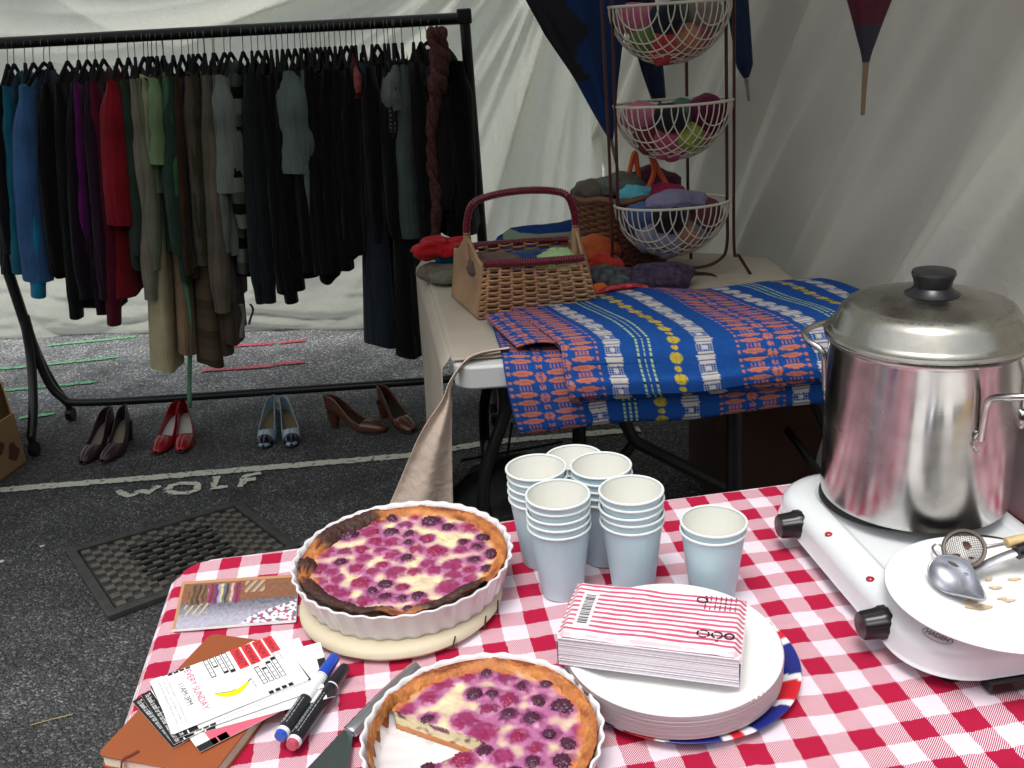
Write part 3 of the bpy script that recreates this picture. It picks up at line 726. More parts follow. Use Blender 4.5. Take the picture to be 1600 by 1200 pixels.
# tan cloth on table: one draped surface + twisted corner flap
TAN = mat('tan_table_cloth', (176, 168, 152), .95, var=.08, vs=8, bump=.5, bs=30, dist=.004, spec=.1)
b = MB()
xe = lambda y: -.135-.13*(y-1.93)
def tan_top(u, v):
    y = 1.972+(2.92-1.972)*v + .03*sm(.35, 0, u)*0
    y0 = 1.955+.04*u
    y = y0+((2.92 if u < .55 else 2.92-(u-.55)*.62)-y0)*v
    x = (xe(y)+.012)*(1-u)+.752*u
    return (x, y, TZ+.0015+.0018*nz(x*9, y*7)+.0012)
b.grid(tan_top, 60, 50)
def tan_side(u, v):
    y = 1.985+(2.92-1.985)*u; z = TZ+.002-(TZ-.01)*v
    k = sm(0, .04, v)
    x = xe(y)+.012-.020*k-.03*v-.018*v*sin(y*17)*v-.01*sin(y*31+2)*v*v
    return (x, y-.04*v*(1-u), z)
b.grid(tan_side, 60, 60)
b.build('table_cloth', TAN, None, smooth=True, solid=.002)
tc_ = bpy.data.objects['table_cloth']; tag(tc_, 'tan cloth draped over the table and down its left side', 'tablecloth')
flap = MB()
Lp = spline([PY(797, 560, 1.93)+Vector((0, .03, .012)), PY(740, 566, 1.93)+Vector((0, .01, .012)), PY(706, 590, 1.91), PY(690, 625, 1.91), PY(655, 680, 1.93), PY(612, 780, 1.99), PY(556, 900, 2.05)], 8)
Rp = spline([PY(797, 562, 1.93)+Vector((0, .055, .006)), PY(735, 573, 1.93)+Vector((0, .035, .004)), PY(706, 600, 1.925), PY(706, 640, 1.925), PY(706, 700, 1.93), PY(708, 790, 1.95), PY(712, 900, 1.98)], 8)
nL = len(Lp)
def flapf(u, v):
    k = v*(nL-1); i = min(int(k), nL-2); f = k-i
    a = Lp[i].lerp(Lp[i+1], f); c = Rp[i].lerp(Rp[i+1], f); p = a.lerp(c, u)
    return (p.x, p.y-.03*sin(u*pi)*sm(.3, 1, v)-.01*sin(u*9+v*4)*sm(.2, .7, v), p.z+.004*sin(u*pi))
flap.grid(flapf, 30, 80)
fo = flap.build('cloth_corner', mat('cloth_reverse', (216, 196, 180), 1.0, var=.1, vs=14, bump=.9, bs=38, dist=.005, spec=.02), tc_, solid=.002)

# under the table
DK = mat('black_nylon', (22, 22, 24), .6, var=.3, bump=.6, bs=30, dist=.01)
def crumple(p, s=0, a=.25, f=1.5): return 1+a*noise.noise(p*f+Vector((s, s*2, 0)))+a*.5*noise.noise(p*f*2.7+Vector((s, 0, s)))
b = MB(); b.ico((.05, 2.25, .17), .25, 4, (1.15, .7, .75), lambda p: crumple(p, 3)); tag(b.build('holdall', DK), 'black holdall bag under the table behind the cups', 'bag')
b = MB(); b.ico(PY(780, 740, 2.5), .07, 3, (1.1, .8, .7), lambda p: crumple(p, 8, .5, 2.5)); tag(b.build('plastic_bag', mat('grey_film', (120, 124, 128), .25, var=.3)), 'crumpled clear grey plastic bag under the table', 'bag')
for i, pp in enumerate(([(800, 640), (780, 690), (765, 740), (758, 800)], [(800, 660), (792, 720), (790, 780)], [(720, 720), (760, 712), (830, 700), (880, 690)])):
    b = MB(); b.tube(spline([PY(x, y, 2.2) for x, y in pp], 5), .0035, 5)
    tag(b.build('cable', BLACKPL), ['black cable dangling left under the table', 'black cable dangling straight down beside the left one', 'black cable strung sideways under the table'][i], 'cable')
BRC = mat('brown_card', (78, 52, 40), .85, var=.2, vs=5)
t = thing('storage_box', 'dark brown cardboard box under the right of the table', 'box', (.85, 2.6, 0))
b = MB(); b.box((.86, 2.66, .19), (.56, .42, .375), .1); b.build('carton', BRC, t, smooth=False, bevel=.003)
b = MB(); b.box((.86, 2.66, .38), (.58, .44, .006), .1); b.box((.86-.03, 2.66-.215, .35), (.57, .004, .06), .1); b.build('lid_flap', BRC, t, smooth=False)

# ================================================================== WOVEN BLANKET
BLUE = lin((30, 78, 150)); NAVY = lin((16, 46, 98)); ORG = lin((184, 112, 92)); WHT = lin((190, 186, 178)); YEL = lin((182, 162, 62)); PALE = lin((160, 188, 160)); DKT = lin((20, 24, 40))
PER = .434
def blanket_col(u, v, ph):
    u = (u-ph) % PER; vv = v % .045
    n_ = .5+.5*nz(u*300, v*300)
    base = mix(BLUE, NAVY, .25*n_+.12*(int(v/.0024) % 2))
    for c in (0., .198, PER):
        d = abs(u-c)
        if d < .022:
            for k, hw_ in ((.0035, .0195), (.0100, .0215), (.0165, .0205), (.0230, .0190)):
                if abs(vv-k) < .0027 and d < hw_-.003*(abs(vv-k)/.0027)-.002*n_: return WHT if n_ > .14 else base
            if vv > .0255 and d < .0175:
                if d < .0055 and .030 < vv < .040: return WHT
                if int(u/.0028) % 2 == 0 and int(vv/.0026) % 2 == 0: return WHT
    for c in (.055, .068, .081):
        if abs(u-c) < .0023: return PALE if (v % .0105) < .0075 else DKT
    d = abs(u-.135)
    if d < .018:
        for k, r_ in ((.0115, .0135), (.034, .0075)):
            q = math.hypot(d, (vv-k)*1.15)
            if q < r_: return YEL if (int(u/.0032) % 4 != 1 or n_ > .5) else mix(YEL, DKT, .6)
    x = u-.331; ax = abs(x)
    if ax < .072:
        for k in (.0085, .0265):
            q = abs((ax-.037)/.0245)**1.6+abs((vv-k)/.0064)**1.4
            if q < 1: return mix(ORG, DKT, .55) if (abs(vv-k) < .0010 and abs(ax-.037) < .013 and int(ax/.0022) % 2) else (ORG if n_ > .1 else base)
        if .0355 < vv and .022 < ax < .052 and int(ax/.0038) % 2 == 0: return mix(ORG, BLUE, .15)
        for k, r_ in ((.0175, .0115), (.040, .0065)):
            if math.hypot(ax, vv-k) < r_: return ORG if (int(x/.003) % 3 or n_ > .5) else base
        if abs(ax-.067) < .0034 and (.006 < vv < .013 or .024 < vv < .031 or .037 < vv < .043): return ORG
    return base
BLK = mat('woven_blanket', (0, 0, 0), .95, var=.10, vs=60, vcol=True, bump=.7, bs=420, dist=.0015, spec=.1)
def blanket_layer(yz, u0, u1, drift, ph, seed, res=.0025, hemslope=0., xoff=-.017, wob=1.0, keep=None):
    path = spline([Vector((0, y, z)) for y, z in yz], 10); cum = [0]
    for a, c in zip(path[:-1], path[1:]): cum.append(cum[-1]+(c-a).length)
    T = cum[-1]; b = MB(); nu = int((u1-u0)/res); nv = int(T/res)
    tab = [path_at(path, cum, T*j/nv) for j in range(nv+1)]
    yb, yf = yz[0][0], 1.93
    def f(a, c):
        u = u0+(u1-u0)*a; s = T*c; p = tab[int(round(c*nv))]
        k = sm(yb, yf, p.y) if False else max(0, min(1, (yb-p.y)/(yb-yf)))
        hang = max(0, .74-p.z)
        x = xoff+u+drift*k+hang*.15+.010*nz(u*5, s*4, seed)*wob
        z = p.z+.006*wob*nz(u*7, s*6, seed+3)*(1 if p.z > .73 else .2)+.004*sin(u*14+s*9+seed)*wob
        y = p.y+(.010*nz(u*6, s*3, seed+7)*wob if p.z < .735 else 0)
        if p.z < .735: z += hemslope*u*sm(.735, .6, p.z)
        return ((x, y, z), blanket_col(u, s+.013*seed, ph))
    b.grid(f, nu, nv)
    return b
t = thing('woven_blanket', 'folded blue woven blanket with orange leaf and white bands', 'blanket', (.35, 2.1, TZ))
# bottom, hanging lowest
blanket_layer([(2.30, TZ+.006), (2.1, TZ+.007), (1.96, TZ+.008), (1.915, TZ-.01), (1.895, TZ-.05), (1.893, .66), (1.897, .60), (1.912, .585), (1.925, .60)], -.05, .80, .035, .128, 1, xoff=-.045+.045, hemslope=.03).build('under_fold', BLK, t, solid=.005)
blanket_layer([(2.30, TZ+.018), (2.1, TZ+.019), (1.97, TZ+.019), (1.905, TZ-.0), (1.882, TZ-.04), (1.876, .668), (1.884, .655), (1.9, .66)], .0, .76, .13, .107, 2, hemslope=.03, res=.004).build('middle_fold', BLK, t, solid=.005)
blanket_layer([(2.30, TZ+.028), (2.22, TZ+.034), (2.1, TZ+.033), (1.98, TZ+.034), (1.90, TZ+.014), (1.872, TZ-.03), (1.862, .70), (1.863, .672)], .0, .80, .125, .107, 3, hemslope=.03).build('top_fold', BLK, t, solid=.006)
# turned-back corner at the left
b = MB()
b.grid(lambda u, v: ((-.055+.10*u+.07*v, 2.20-.24*v, TZ+.022+.008*sin(u*pi)), blanket_col(.30+u*.10, v*.25, 0)), 44, 100); b.build('turned_corner', BLK, t, solid=.005)

# ================================================================== THINGS ON TABLE 2
WICK = mat('wicker', (176, 136, 98), .6, var=.3, vs=30); WICKD = mat('wicker_dark', (110, 74, 48), .65, var=.3, vs=30)
BARK = mat('bark_panel', (164, 130, 96), .6, var=.22, vs=14, bump=.5, bs=60, dist=.003)
def wrap_mat():
    m = bpy.data.materials.new('burgundy_wrap'); m.use_nodes = True; n = m.node_tree; L = n.links; b = n.nodes['Principled BSDF']
    b.inputs['Base Color'].default_value = (*lin((108, 22, 42)), 1); b.inputs['Roughness'].default_value = .3; b.inputs['Coat Weight'].default_value = .3
    return m
WRAP = wrap_mat(); 
def wrapped(b, pts, r, pitch=.0075, wr=.0042):
    # coiled binding round a core
    fine = spline(pts, 10); cum = [0]
    for a, c in zip(fine[:-1], fine[1:]): cum.append(cum[-1]+(c-a).length)
    T = cum[-1]; n = int(T/pitch)
    b.tube(fine, r*.9, 8)
    for k in range(n):
        s = (k+.5)*pitch; p = path_at(fine, cum, min(s, T)); q = path_at(fine, cum, min(s+.002, T)); d = (q-p)
        if d.length < 1e-6: continue
        d.normalize(); up = d.orthogonal().normalized(); sd2 = d.cross(up)
        b.tube([p+(up*cos(a)+sd2*sin(a))*r for a in [i*2*pi/10 for i in range(10)]], wr, 5, closed=True)
t = thing('wicker_handbag_basket', 'square wicker basket with burgundy bound rim and handle', 'basket', (.05, 2.34, TZ))
FLb, FRb, BLb, BRb = [Vector(p) for p in ((-.07, 2.235, TZ+.006), (.222, 2.25, TZ+.006), (-.14, 2.46, TZ+.006), (.19, 2.47, TZ+.006))]
FLt, FRt, BLt, BRt = [Vector(p) for p in ((-.048, 2.232, .885), (.192, 2.226, .885), (-.122, 2.44, .882), (.172, 2.445, .882))]
def weave(b, a0, a1, t0, t1, rows=19, stakes=9, amp=.005, r=.0026, bulge=.012):
    nrm = (a1-a0).cross(t0-a0).normalized()
    for i in range(stakes):
        f = (i+.5)/stakes; p = a0.lerp(a1, f); q = t0.lerp(t1, f)
        b.tube([p, p.lerp(q, .5)+nrm*bulge, q], .0042, 6)
    for j in range(rows):
        f = (j+.5)/rows; p = a0.lerp(t0, f); q = a1.lerp(t1, f); pts = []
        N = stakes*4
        for k in range(N+1):
            s = k/N; pts.append(p.lerp(q, s)+nrm*(bulge*sin(f*pi)+amp*cos(s*stakes*pi+j*pi))+Vector((0, 0, .0015*nz(s*9, j*3.3))))
        b.tube(pts, r*(.85+.3*R.random()), 5)
b = MB(); weave(b, FLb, FRb, FLt, FRt); b.build('front_panel', WICK, t)
b = MB(); weave(b, BRb, BLb, BRt, BLt); b.build('back_panel', WICK, t)
def endp(fb, bb_, ft, bt, hgt=.045):
    mid = (ft+bt)/2
    def f(u, v):
        top = ft.lerp(bt, u)+Vector((0, 0, hgt*sin(u*pi)**3)); bot = fb.lerp(bb_, u); p = bot.lerp(top, v)
        nrm = (bb_-fb).cross(Vector((0, 0, 1))).normalized()
        return p+nrm*.012*sin(u*pi)*sin(v*pi)
    return f
b = MB(); b.grid(endp(FLb, BLb, FLt, BLt), 24, 20); b.build('end_panel', BARK, t, solid=.007)
b = MB(); b.grid(endp(FRb, BRb, FRt, BRt), 24, 20); b.build('end_panel', BARK, t, solid=.007)
b = MB(); b.prism([(p.x, p.y) for p in (FLb, FRb, BRb, BLb)], TZ+.005, TZ+.011); b.build('basket_base', WICKD, t, smooth=False)
b = MB(); wrapped(b, [FLt, FLt.lerp(FRt, .5)+Vector((0, -.012, 0)), FRt], .0072, .006, .0030); b.build('rim', WRAP, t)
b = MB(); wrapped(b, [BLt, BLt.lerp(BRt, .5)+Vector((0, .01, 0)), BRt], .0072, .006, .0030); b.build('rim', WRAP, t)
m1 = (FLt+BLt)/2+Vector((0, 0, .03)); m2 = (FRt+BRt)/2+Vector((0, 0, .03))
b = MB(); wrapped(b, [m1+Vector((0, 0, .02)), m1+Vector((.004, 0, .06)), m1+Vector((.03, -.0, .103)), m1.lerp(m2, .5)+Vector((0, 0, .120)), m2+Vector((-.028, 0, .108)), m2+Vector((-.003, 0, .065)), m2+Vector((0, 0, .02))],   .0068, .006, .0032); b.build('handle', WRAP, t)
for m_ in (m1, m2): b = MB(); b.tube([m_+Vector((0, 0, -.04)), m_+Vector((0, 0, .03))], [.012, .009], 8); b.build('handle_root', BARK, t)
def lump(name, c, r, sc, col, label, cat, seed=0, rot=0, a=.22, f=1.15, mt=None, group=None):
    b = MB(); M_ = Matrix.Rotation(rot, 4, 'Z')
    b.ico(c, r, 4, sc, lambda p: crumple(p, seed, a, f)*(1+.035*sin(p.x*7+seed+p.z*5+2*nz(p.x,p.y,p.z))+.02*nz(p.x*6, p.y*6, p.z*6+seed)), M_)
    return tag(b.build(name, mt or cloth(col), smooth='all'), label, cat, group)
lump('folded_garment', (-.02, 2.33, .855), .062, (1.1, .8, .55), (84, 66, 62), 'grey brown knit rolled in the left of square basket', 'clothing', 1)
lump('folded_garment', (.065, 2.35, .85), .065, (1.2, .8, .5), (34, 52, 88), 'slate blue knit in the middle of the square basket', 'clothing', 2, .4)
lump('folded_garment', (.135, 2.33, .855), .06, (1.1, .7, .5), (134, 160, 116), 'pale green knit in the right of the square basket', 'clothing', 3, .2)
lump('woolly_hat', P(688, 385, .83), .062, (1.25, .9, .5), (150, 24, 30), 'bright red woolly hat left of the square basket', 'hat', 4, .3, .4)
lump('glove', P(700, 402, .79), .035, (1.2, 1, .6), (28, 118, 160), 'turquoise and blue glove under the red hat', 'glove', 5)
lump('folded_garment', P(688, 425, .765), .055, (1.2, 1.4, .4), (88, 84, 70), 'dark grey knitted glove left of the basket', 'glove', 6)
lump('folded_garment', P(698, 433, .765), .045, (1.2, 1.0, .4), (96, 92, 80), 'grey knitted glove nearest the basket end panel', 'glove', 16)
lump('folded_blanket', (.19, 2.78, .80), .17, (1.5, .8, .35), (24, 56, 112), 'blue striped folded cloth behind the square basket', 'blanket', 7, .3, .2, 1.2, mt=striped([(22, 52, 108), (22, 52, 108), (120, 130, 110)], .05))
lump('scarf', (.245, 2.56, .82), .06, (1.3, .8, .7), (150, 74, 40), 'orange scarf behind the right end of square basket', 'scarf', 8)
lump('scarf', (.27, 2.49, .79), .05, (1.0, .8, .8), (150, 44, 36), 'red patterned scarf right of the square basket', 'scarf', 9)
MOT = mat('dark_floral', (60, 48, 70), .9, var=.95, vs=70)
lump('scarf', (.27, 2.40, .775), .06, (1.2, .9, .7), None, 'black and grey patterned scarf beside the square basket', 'scarf', 10, mt=mat('black_white_print', (70, 74, 76), .9, var=.98, vs=60))
lump('scarf', (.38, 2.40, .775), .075, (1.5, .8, .55), None, 'dark purple floral scarf in front of the wire stand', 'scarf', 11, mt=MOT)
lump('scarf', (.23, 2.335, .765), .028, (1, 1, .9), (190, 96, 40), 'small orange brown cloth beside basket corner', 'cloth', 12)
b = MB(); b.tube(spline([P(932, 458, .77), P(960, 450, .785), P(985, 447, .785), P(1010, 450, .775)], 6), [.012]*19, 8, flat=.6)
tag(b.build('scarf', mat('red_white_stripe', (196, 60, 70), .9, var=.9, vs=55)), 'red and white striped scarf along the blanket back edge', 'scarf')

# round wicker basket behind the stand
t = thing('round_wicker_basket', 'round brown wicker basket behind the wire stand', 'basket', (.35, 2.66, TZ))
b = MB(); cx, cy = .35, 2.66
for k in range(26):
    a = 2*pi*k/26; b.tube([(cx+.10*cos(a), cy+.10*sin(a), TZ+.004), (cx+.145*cos(a), cy+.145*sin(a), .955)], .0035, 5)
for j in range(24):
    f = (j+.5)/24; r_ = .10+.045*f
    b.tube([(cx+(r_+.005*cos(13*a+j*pi))*cos(a), cy+(r_+.005*cos(13*a+j*pi))*sin(a), TZ+.008+.205*f) for a in [i*2*pi/78 for i in range(78)]], .0045, 5, closed=True)
b.build('weave', WICKD, t)
b = MB(); b.tube([(cx+.147*cos(a), cy+.147*sin(a), .957+.004*sin(8*a)) for a in [i*2*pi/60 for i in range(60)]], .009, 8, closed=True); b.build('rim', WICKD, t)
ORH = mat('orange_rope', (200, 84, 30), .6)
t = thing('orange_handled_bag', 'cloth bag with orange rope handles in round wicker basket', 'bag', (.4, 2.66, .93))
b = MB(); b.ico((.41, 2.66, .955), .09, 3, (1.1, .8, .7), lambda p: crumple(p, 21)); b.build('bag_body', cloth((70, 30, 48)), t)
for d_ in ((978, 298, 988, 240, 1000, 236, 1010, 300), (1035, 300, 1010, 252, 1002, 238, 1020, 300)):
    pass
b = MB(); b.tube(spline([PY(977, 300, 2.6), PY(985, 262, 2.6), PY(992, 238, 2.6), PY(996, 262, 2.6), PY(1000, 290, 2.6)], 5), .007, 7); b.build('handle', ORH, t)
b = MB(); b.tube(spline([PY(1010, 300, 2.56), PY(1022, 268, 2.56), PY(1016, 240, 2.56), PY(1030, 268, 2.56), PY(1050, 302, 2.56)], 5), .007, 7); b.build('handle', ORH, t)
lump('folded_garment', (.27, 2.63, .965), .06, (1.2, 1, .6), (76, 70, 62), 'grey brown knit in the left of the round basket', 'clothing', 22)
lump('folded_garment', (.33, 2.60, .985), .05, (1.3, 1, .7), (80, 84, 80), 'grey knit on top of round basket', 'clothing', 23)
lump('folded_garment', (.36, 2.55, .965), .04, (1.1, .9, .7), (78, 150, 164), 'light turquoise knit at the front of the round basket', 'clothing', 24)
lump('folded_garment', (.44, 2.56, .96), .045, (1.2, .8, .7), (120, 30, 60), 'magenta knit in the right of round basket', 'clothing', 25)

# wire basket stand
STD = mat('brown_coated_rod', (72, 34, 28), .4, .3, var=.2); CRM = mat('cream_coated_wire', (206, 200, 182), .5)
SY = 2.50
t = thing('basket_stand', 'tall brown metal rod stand holding three wire baskets', 'stand', (.45, SY, TZ))
for pts in ([(938, -40), (950, 200), (954, 300), (956, 400), (940, 436)], [(954, -40), (962, 200), (965, 300), (968, 372), (985, 405), (1010, 418), (1090, 418), (1125, 405), (1136, 380), (1136, 300), (1134, -40)],
            [(1147, -40), (1147, 200), (1147, 385), (1155, 400), (1180, 440)]):
    b = MB(); b.tube(spline([PY(x, y, SY-.02) for x, y in pts], 6), .0042, 7); b.build('rod', STD, t)
b = MB(); b.tube([PY(1071, -40, SY+.15), PY(1075, 320, SY+.15), PY(1080, 405, SY+.12)], .0045, 7); b.build('rod', STD, t)
b = MB(); b.tube(spline([PY(960, 445, SY-.05), PY(1005, 428, SY), PY(1105, 428, SY), PY(1122, 442, SY-.05)], 6), .0042, 7); b.build('rod', STD, t)
BASK = [(5, 1047, 1.405), (160, 1052, 1.17), (316, 1050, .935)]
CR, CX = [], []
BR_ = .150
for i, (py, px, zz) in enumerate(BASK):
    c = PY(px, py, SY)
    c.y = SY
    lb = ['cream wire half round basket at the top of the stand', 'cream wire half round basket in the middle of the stand', 'cream wire half round basket lowest on the stand'][i]
    tt = thing('wire_basket', lb, 'wire basket', c, 0, 'wire baskets on the stand', world=False)
    b = MB(); b.tube([(BR_*cos(a), BR_*.66*sin(a), 0) for a in [k*2*pi/48 for k in range(48)]], .0035, 6, closed=True); b.build('rim', CRM, tt)
    b = MB(); b.tube([(BR_*.55*cos(a)*1, BR_*.36*sin(a), -BR_*.92*.835) for a in [k*2*pi/40 for k in range(40)]], .0016, 5, closed=True)
    for al in (math.radians(40), math.radians(-40)):
        d = Vector((cos(al), sin(al), 0)); e = Vector((-sin(al), cos(al), 0))
        for k in range(-7, 8):
            o_ = k*BR_/7.6; rr_ = math.sqrt(max(0, BR_**2-o_**2))
            b.tube([Vector(((e*o_+d*(rr_*cos(a))).x, (e*o_+d*(rr_*cos(a))).y*.66, -rr_*.95*sin(a))) for a in [j*pi/18 for j in range(19)]], .0017, 5)
    b.build('wire_mesh', CRM, tt)
    CX.append(c)
cols_ = [
 [((178, 92, 118), 'pink'), ((96, 120, 62), 'moss green'), ((22, 30, 40), 'black'), ((190, 60, 60), 'coral red'), ((184, 116, 88), 'salmon'), ((120, 110, 100), 'grey'), ((60, 86, 72), 'sage green'), ((170, 78, 96), 'rose')],
 [((180, 96, 124), 'pink'), ((104, 30, 36), 'dark red'), ((26, 30, 34), 'black'), ((190, 70, 104), 'deep pink'), ((150, 168, 58), 'lime green'), ((88, 14, 46), 'burgundy'), ((70, 96, 88), 'grey green'), ((172, 74, 84), 'rose')],
 [((58, 88, 138), 'denim blue'), ((150, 152, 176), 'pale lilac'), ((20, 22, 32), 'navy black'), ((134, 128, 156), 'lavender'), ((152, 104, 84), 'light brown'), ((92, 38, 46), 'maroon'), ((118, 108, 92), 'taupe'), ((96, 120, 130), 'blue grey')]]
wh = ['top', 'middle', 'lowest']
for i, c in enumerate(CX):
    spots = [(-.082, -.01, -.03), (-.06, .0, -.075), (-.02, -.035, -.035), (-.012, -.02, -.092), (.038, -.018, -.085), (.078, -.01, -.035), (.025, .01, -.03), (.07, .01, -.07)]
    for k, ((cc, cn), (dx, dy, dz)) in enumerate(zip(cols_[i], spots)):
        lump('rolled_knitwear', (c.x+dx, c.y+dy, c.z+dz), .045, (1.2, .85, .85+.3*(k % 2)), tuple(v*.72+14 for v in cc), '%s rolled knit in the %s wire basket' % (cn, wh[i]), 'knitwear', i*10+k, k*1.1, .12, .9)
lump('rolled_knitwear', (CX[2].x+.01, CX[2].y-.02, CX[2].z+.005), .05, (1.6, .8, .6), (104, 102, 124), 'lilac knit lying across the top of the lowest wire basket', 'knitwear', 55)

# ================================================================== UMBRELLAS
def umbrella(tip, dirv, prof, col, label, ferr=.10, ribs=8, band=None, ferrcol=(120, 116, 108), flute=.22, L=.85, rough=.6):
    root = thing('umbrella', label, 'umbrella', tip)
    d = Vector(dirv).normalized(); M_ = frame(tip, (1, 0, 0), d.cross(Vector((1, 0, 0)))); # z axis = ex x ey
    q = d.to_track_quat('Z', 'Y').to_matrix().to_4x4(); M_ = Matrix.Translation(tip) @ q
    b = MB(); n = 64
    def f(u, v):
        s = prof[-1][0]*v; r_ = 0
        for (s0, r0), (s1, r1) in zip(prof[:-1], prof[1:]):
            if s0 <= s <= s1: r_ = r0+(r1-r0)*(s-s0)/(s1-s0)
        a = 2*pi*u; rr_ = r_*(1-flute*abs(sin(ribs/2*a+v*.8))**.7*sm(0, .2, v)-.04*nz(a*2, s*9))
        z = s-.02*abs(sin(ribs/2*a))*sm(.8, 1, v)
        return M_ @ Vector((rr_*cos(a), rr_*sin(a), z))
    b.grid(f, n, 40, closeu=True)
    cm = mat('umb_%d_%d_%d' % tuple(col), col, rough, var=.12, vs=6, spec=.3)
    if band:
        cm2 = mat('umb_%d_%d_%d' % tuple(band[0]), band[0], rough, var=.1)
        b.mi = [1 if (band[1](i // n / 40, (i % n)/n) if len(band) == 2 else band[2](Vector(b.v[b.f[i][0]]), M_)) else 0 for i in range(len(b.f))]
        b.build('canopy', [cm, cm2], root, smooth='all')
    else: b.build('canopy', cm, root, smooth='all')
    b = MB(); b.tube([M_ @ Vector((0, 0, -ferr)), M_ @ Vector((0, 0, -ferr*.55)), M_ @ Vector((0, 0, .0))], [.0038, .0045, .006], 8); b.build('ferrule', mat('ferrule_%d' % ferrcol[0], ferrcol, .35, .5), root)
    b = MB(); b.tube([M_ @ Vector((0, 0, 0)), M_ @ Vector((0, 0, L))], .005, 8); b.build('shaft', STEEL, root)
    top = M_ @ Vector((0, 0, L))
    b = MB(); b.tube(spline([top, top+Vector((0, 0, .03)), top+Vector((.02, 0, .06)), top+Vector((.05, 0, .05)), top+Vector((.055, 0, .02))], 5), .009, 8); b.build('handle', mat('wood_handle', (90, 56, 32), .4), root)
    return root
up = Vector((0, 0, 1))
tip = PY(955, 218, 2.85); top = PY(908, 0, 2.85)
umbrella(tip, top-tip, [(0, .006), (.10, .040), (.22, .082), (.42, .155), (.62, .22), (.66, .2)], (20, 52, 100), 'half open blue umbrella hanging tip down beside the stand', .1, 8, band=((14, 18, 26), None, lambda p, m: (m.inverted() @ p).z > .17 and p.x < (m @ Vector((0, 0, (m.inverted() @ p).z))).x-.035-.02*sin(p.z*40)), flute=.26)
tip = PY(1030, 157, 2.9); top = PY(995, -10, 2.9)
umbrella(tip, top-tip, [(0, .02), (.1, .034), (.3, .05), (.6, .06), (.64, .05)], (16, 32, 58), 'closed navy umbrella hanging behind the wire baskets', .03)
tip = PY(1166, 121, 2.7); top = PY(1152, 0, 2.7)
umbrella(tip, top-tip, [(0, .008), (.03, .022), (.12, .028), (.3, .034), (.6, .036), (.64, .03)], (20, 40, 72), 'slim closed navy umbrella hanging right of the stand', .062, ferrcol=(150, 148, 140))
tip = PY(1353, 97, 1.7); top = PY(1353, 0, 1.7)
umbrella(tip, up, [(0, .006), (.015, .009), (.108, .042), (.22, .075), (.36, .1), (.4, .085)], (70, 18, 36), 'half closed maroon umbrella with navy tip hanging at right', .087, band=((24, 24, 40), lambda v, u: v < .15), ferrcol=(112, 98, 76), flute=.10)

# ================================================================== RED TABLE
RT = .73
GA = .1242; GC = .02856
GU = Vector((cos(GA), sin(GA), 0)); GV = Vector((sin(GA), -cos(GA), 0)); GO = Vector((.2919, .9444, 0))
def gingham():
    m = bpy.data.materials.new('red_gingham'); m.use_nodes = True; n = m.node_tree; L = n.links; b = n.nodes['Principled BSDF']
    uv = n.nodes.new('ShaderNodeAttribute'); uv.attribute_name = 'Col'
    sp = n.nodes.new('ShaderNodeSeparateXYZ'); L.new(uv.outputs['Vector'], sp.inputs[0])
    def M(op, a, c=None, d=None):
        k = n.nodes.new('ShaderNodeMath'); k.operation = op
        for i, x in enumerate((a, c, d)):
            if x is None: continue
            if isinstance(x, (int, float)): k.inputs[i].default_value = x
            else: L.new(x, k.inputs[i])
        return k.outputs[0]
    tc = n.nodes.new('ShaderNodeTexCoord')
    wv = n.nodes.new('ShaderNodeTexNoise'); wv.inputs['Scale'].default_value = 130; L.new(tc.outputs['Object'], wv.inputs['Vector'])
    wob = M('MULTIPLY', M('SUBTRACT', wv.outputs['Fac'], .5), .14)
    U = M('ADD', sp.outputs[0], wob); V = M('ADD', sp.outputs[1], wob)
    ru = M('LESS_THAN', M('FRACT', M('MULTIPLY', U, .5)), .5); rv = M('LESS_THAN', M('FRACT', M('MULTIPLY', V, .5)), .5)
    tw = M('LESS_THAN', M('FRACT', M('MULTIPLY', M('ADD', sp.outputs[0], sp.outputs[1]), 11.0)), .5)
    # warp on top -> colour of u stripe, weft on top -> colour of v stripe
    red = M('ADD', M('MULTIPLY', tw, ru), M('MULTIPLY', M('SUBTRACT', 1.0, tw), rv))
    mx = n.nodes.new('ShaderNodeMixRGB'); L.new(red, mx.inputs[0]); mx.inputs[1].default_value = (*lin((226, 212, 222)), 1); mx.inputs[2].default_value = (*lin((170, 26, 62)), 1)
    nz2 = n.nodes.new('ShaderNodeTexNoise'); nz2.inputs['Scale'].default_value = 5; nz2.inputs['Detail'].default_value = 4; L.new(tc.outputs['Object'], nz2.inputs['Vector'])
    mr = n.nodes.new('ShaderNodeMapRange'); mr.inputs['To Min'].default_value = .90; mr.inputs['To Max'].default_value = 1.06; L.new(nz2.outputs['Fac'], mr.inputs['Value'])
    vm = n.nodes.new('ShaderNodeVectorMath'); vm.operation = 'SCALE'; L.new(mx.outputs[0], vm.inputs[0]); L.new(mr.outputs[0], vm.inputs['Scale'])
    L.new(vm.outputs[0], b.inputs['Base Color']); b.inputs['Roughness'].default_value = .9; b.inputs['Specular IOR Level'].default_value = .15
    n3 = n.nodes.new('ShaderNodeTexNoise'); n3.inputs['Scale'].default_value = 700; L.new(tc.outputs['Object'], n3.inputs['Vector'])
    bp = n.nodes.new('ShaderNodeBump'); bp.inputs['Strength'].default_value = .35; bp.inputs['Distance'].default_value = .001; L.new(n3.outputs['Fac'], bp.inputs['Height']); L.new(bp.outputs[0], b.inputs['Normal'])
    return m
def guv(p):
    q = Vector((p[0], p[1], 0))-GO
    return (q.dot(GU)/GC, q.dot(GV)/GC, 0)
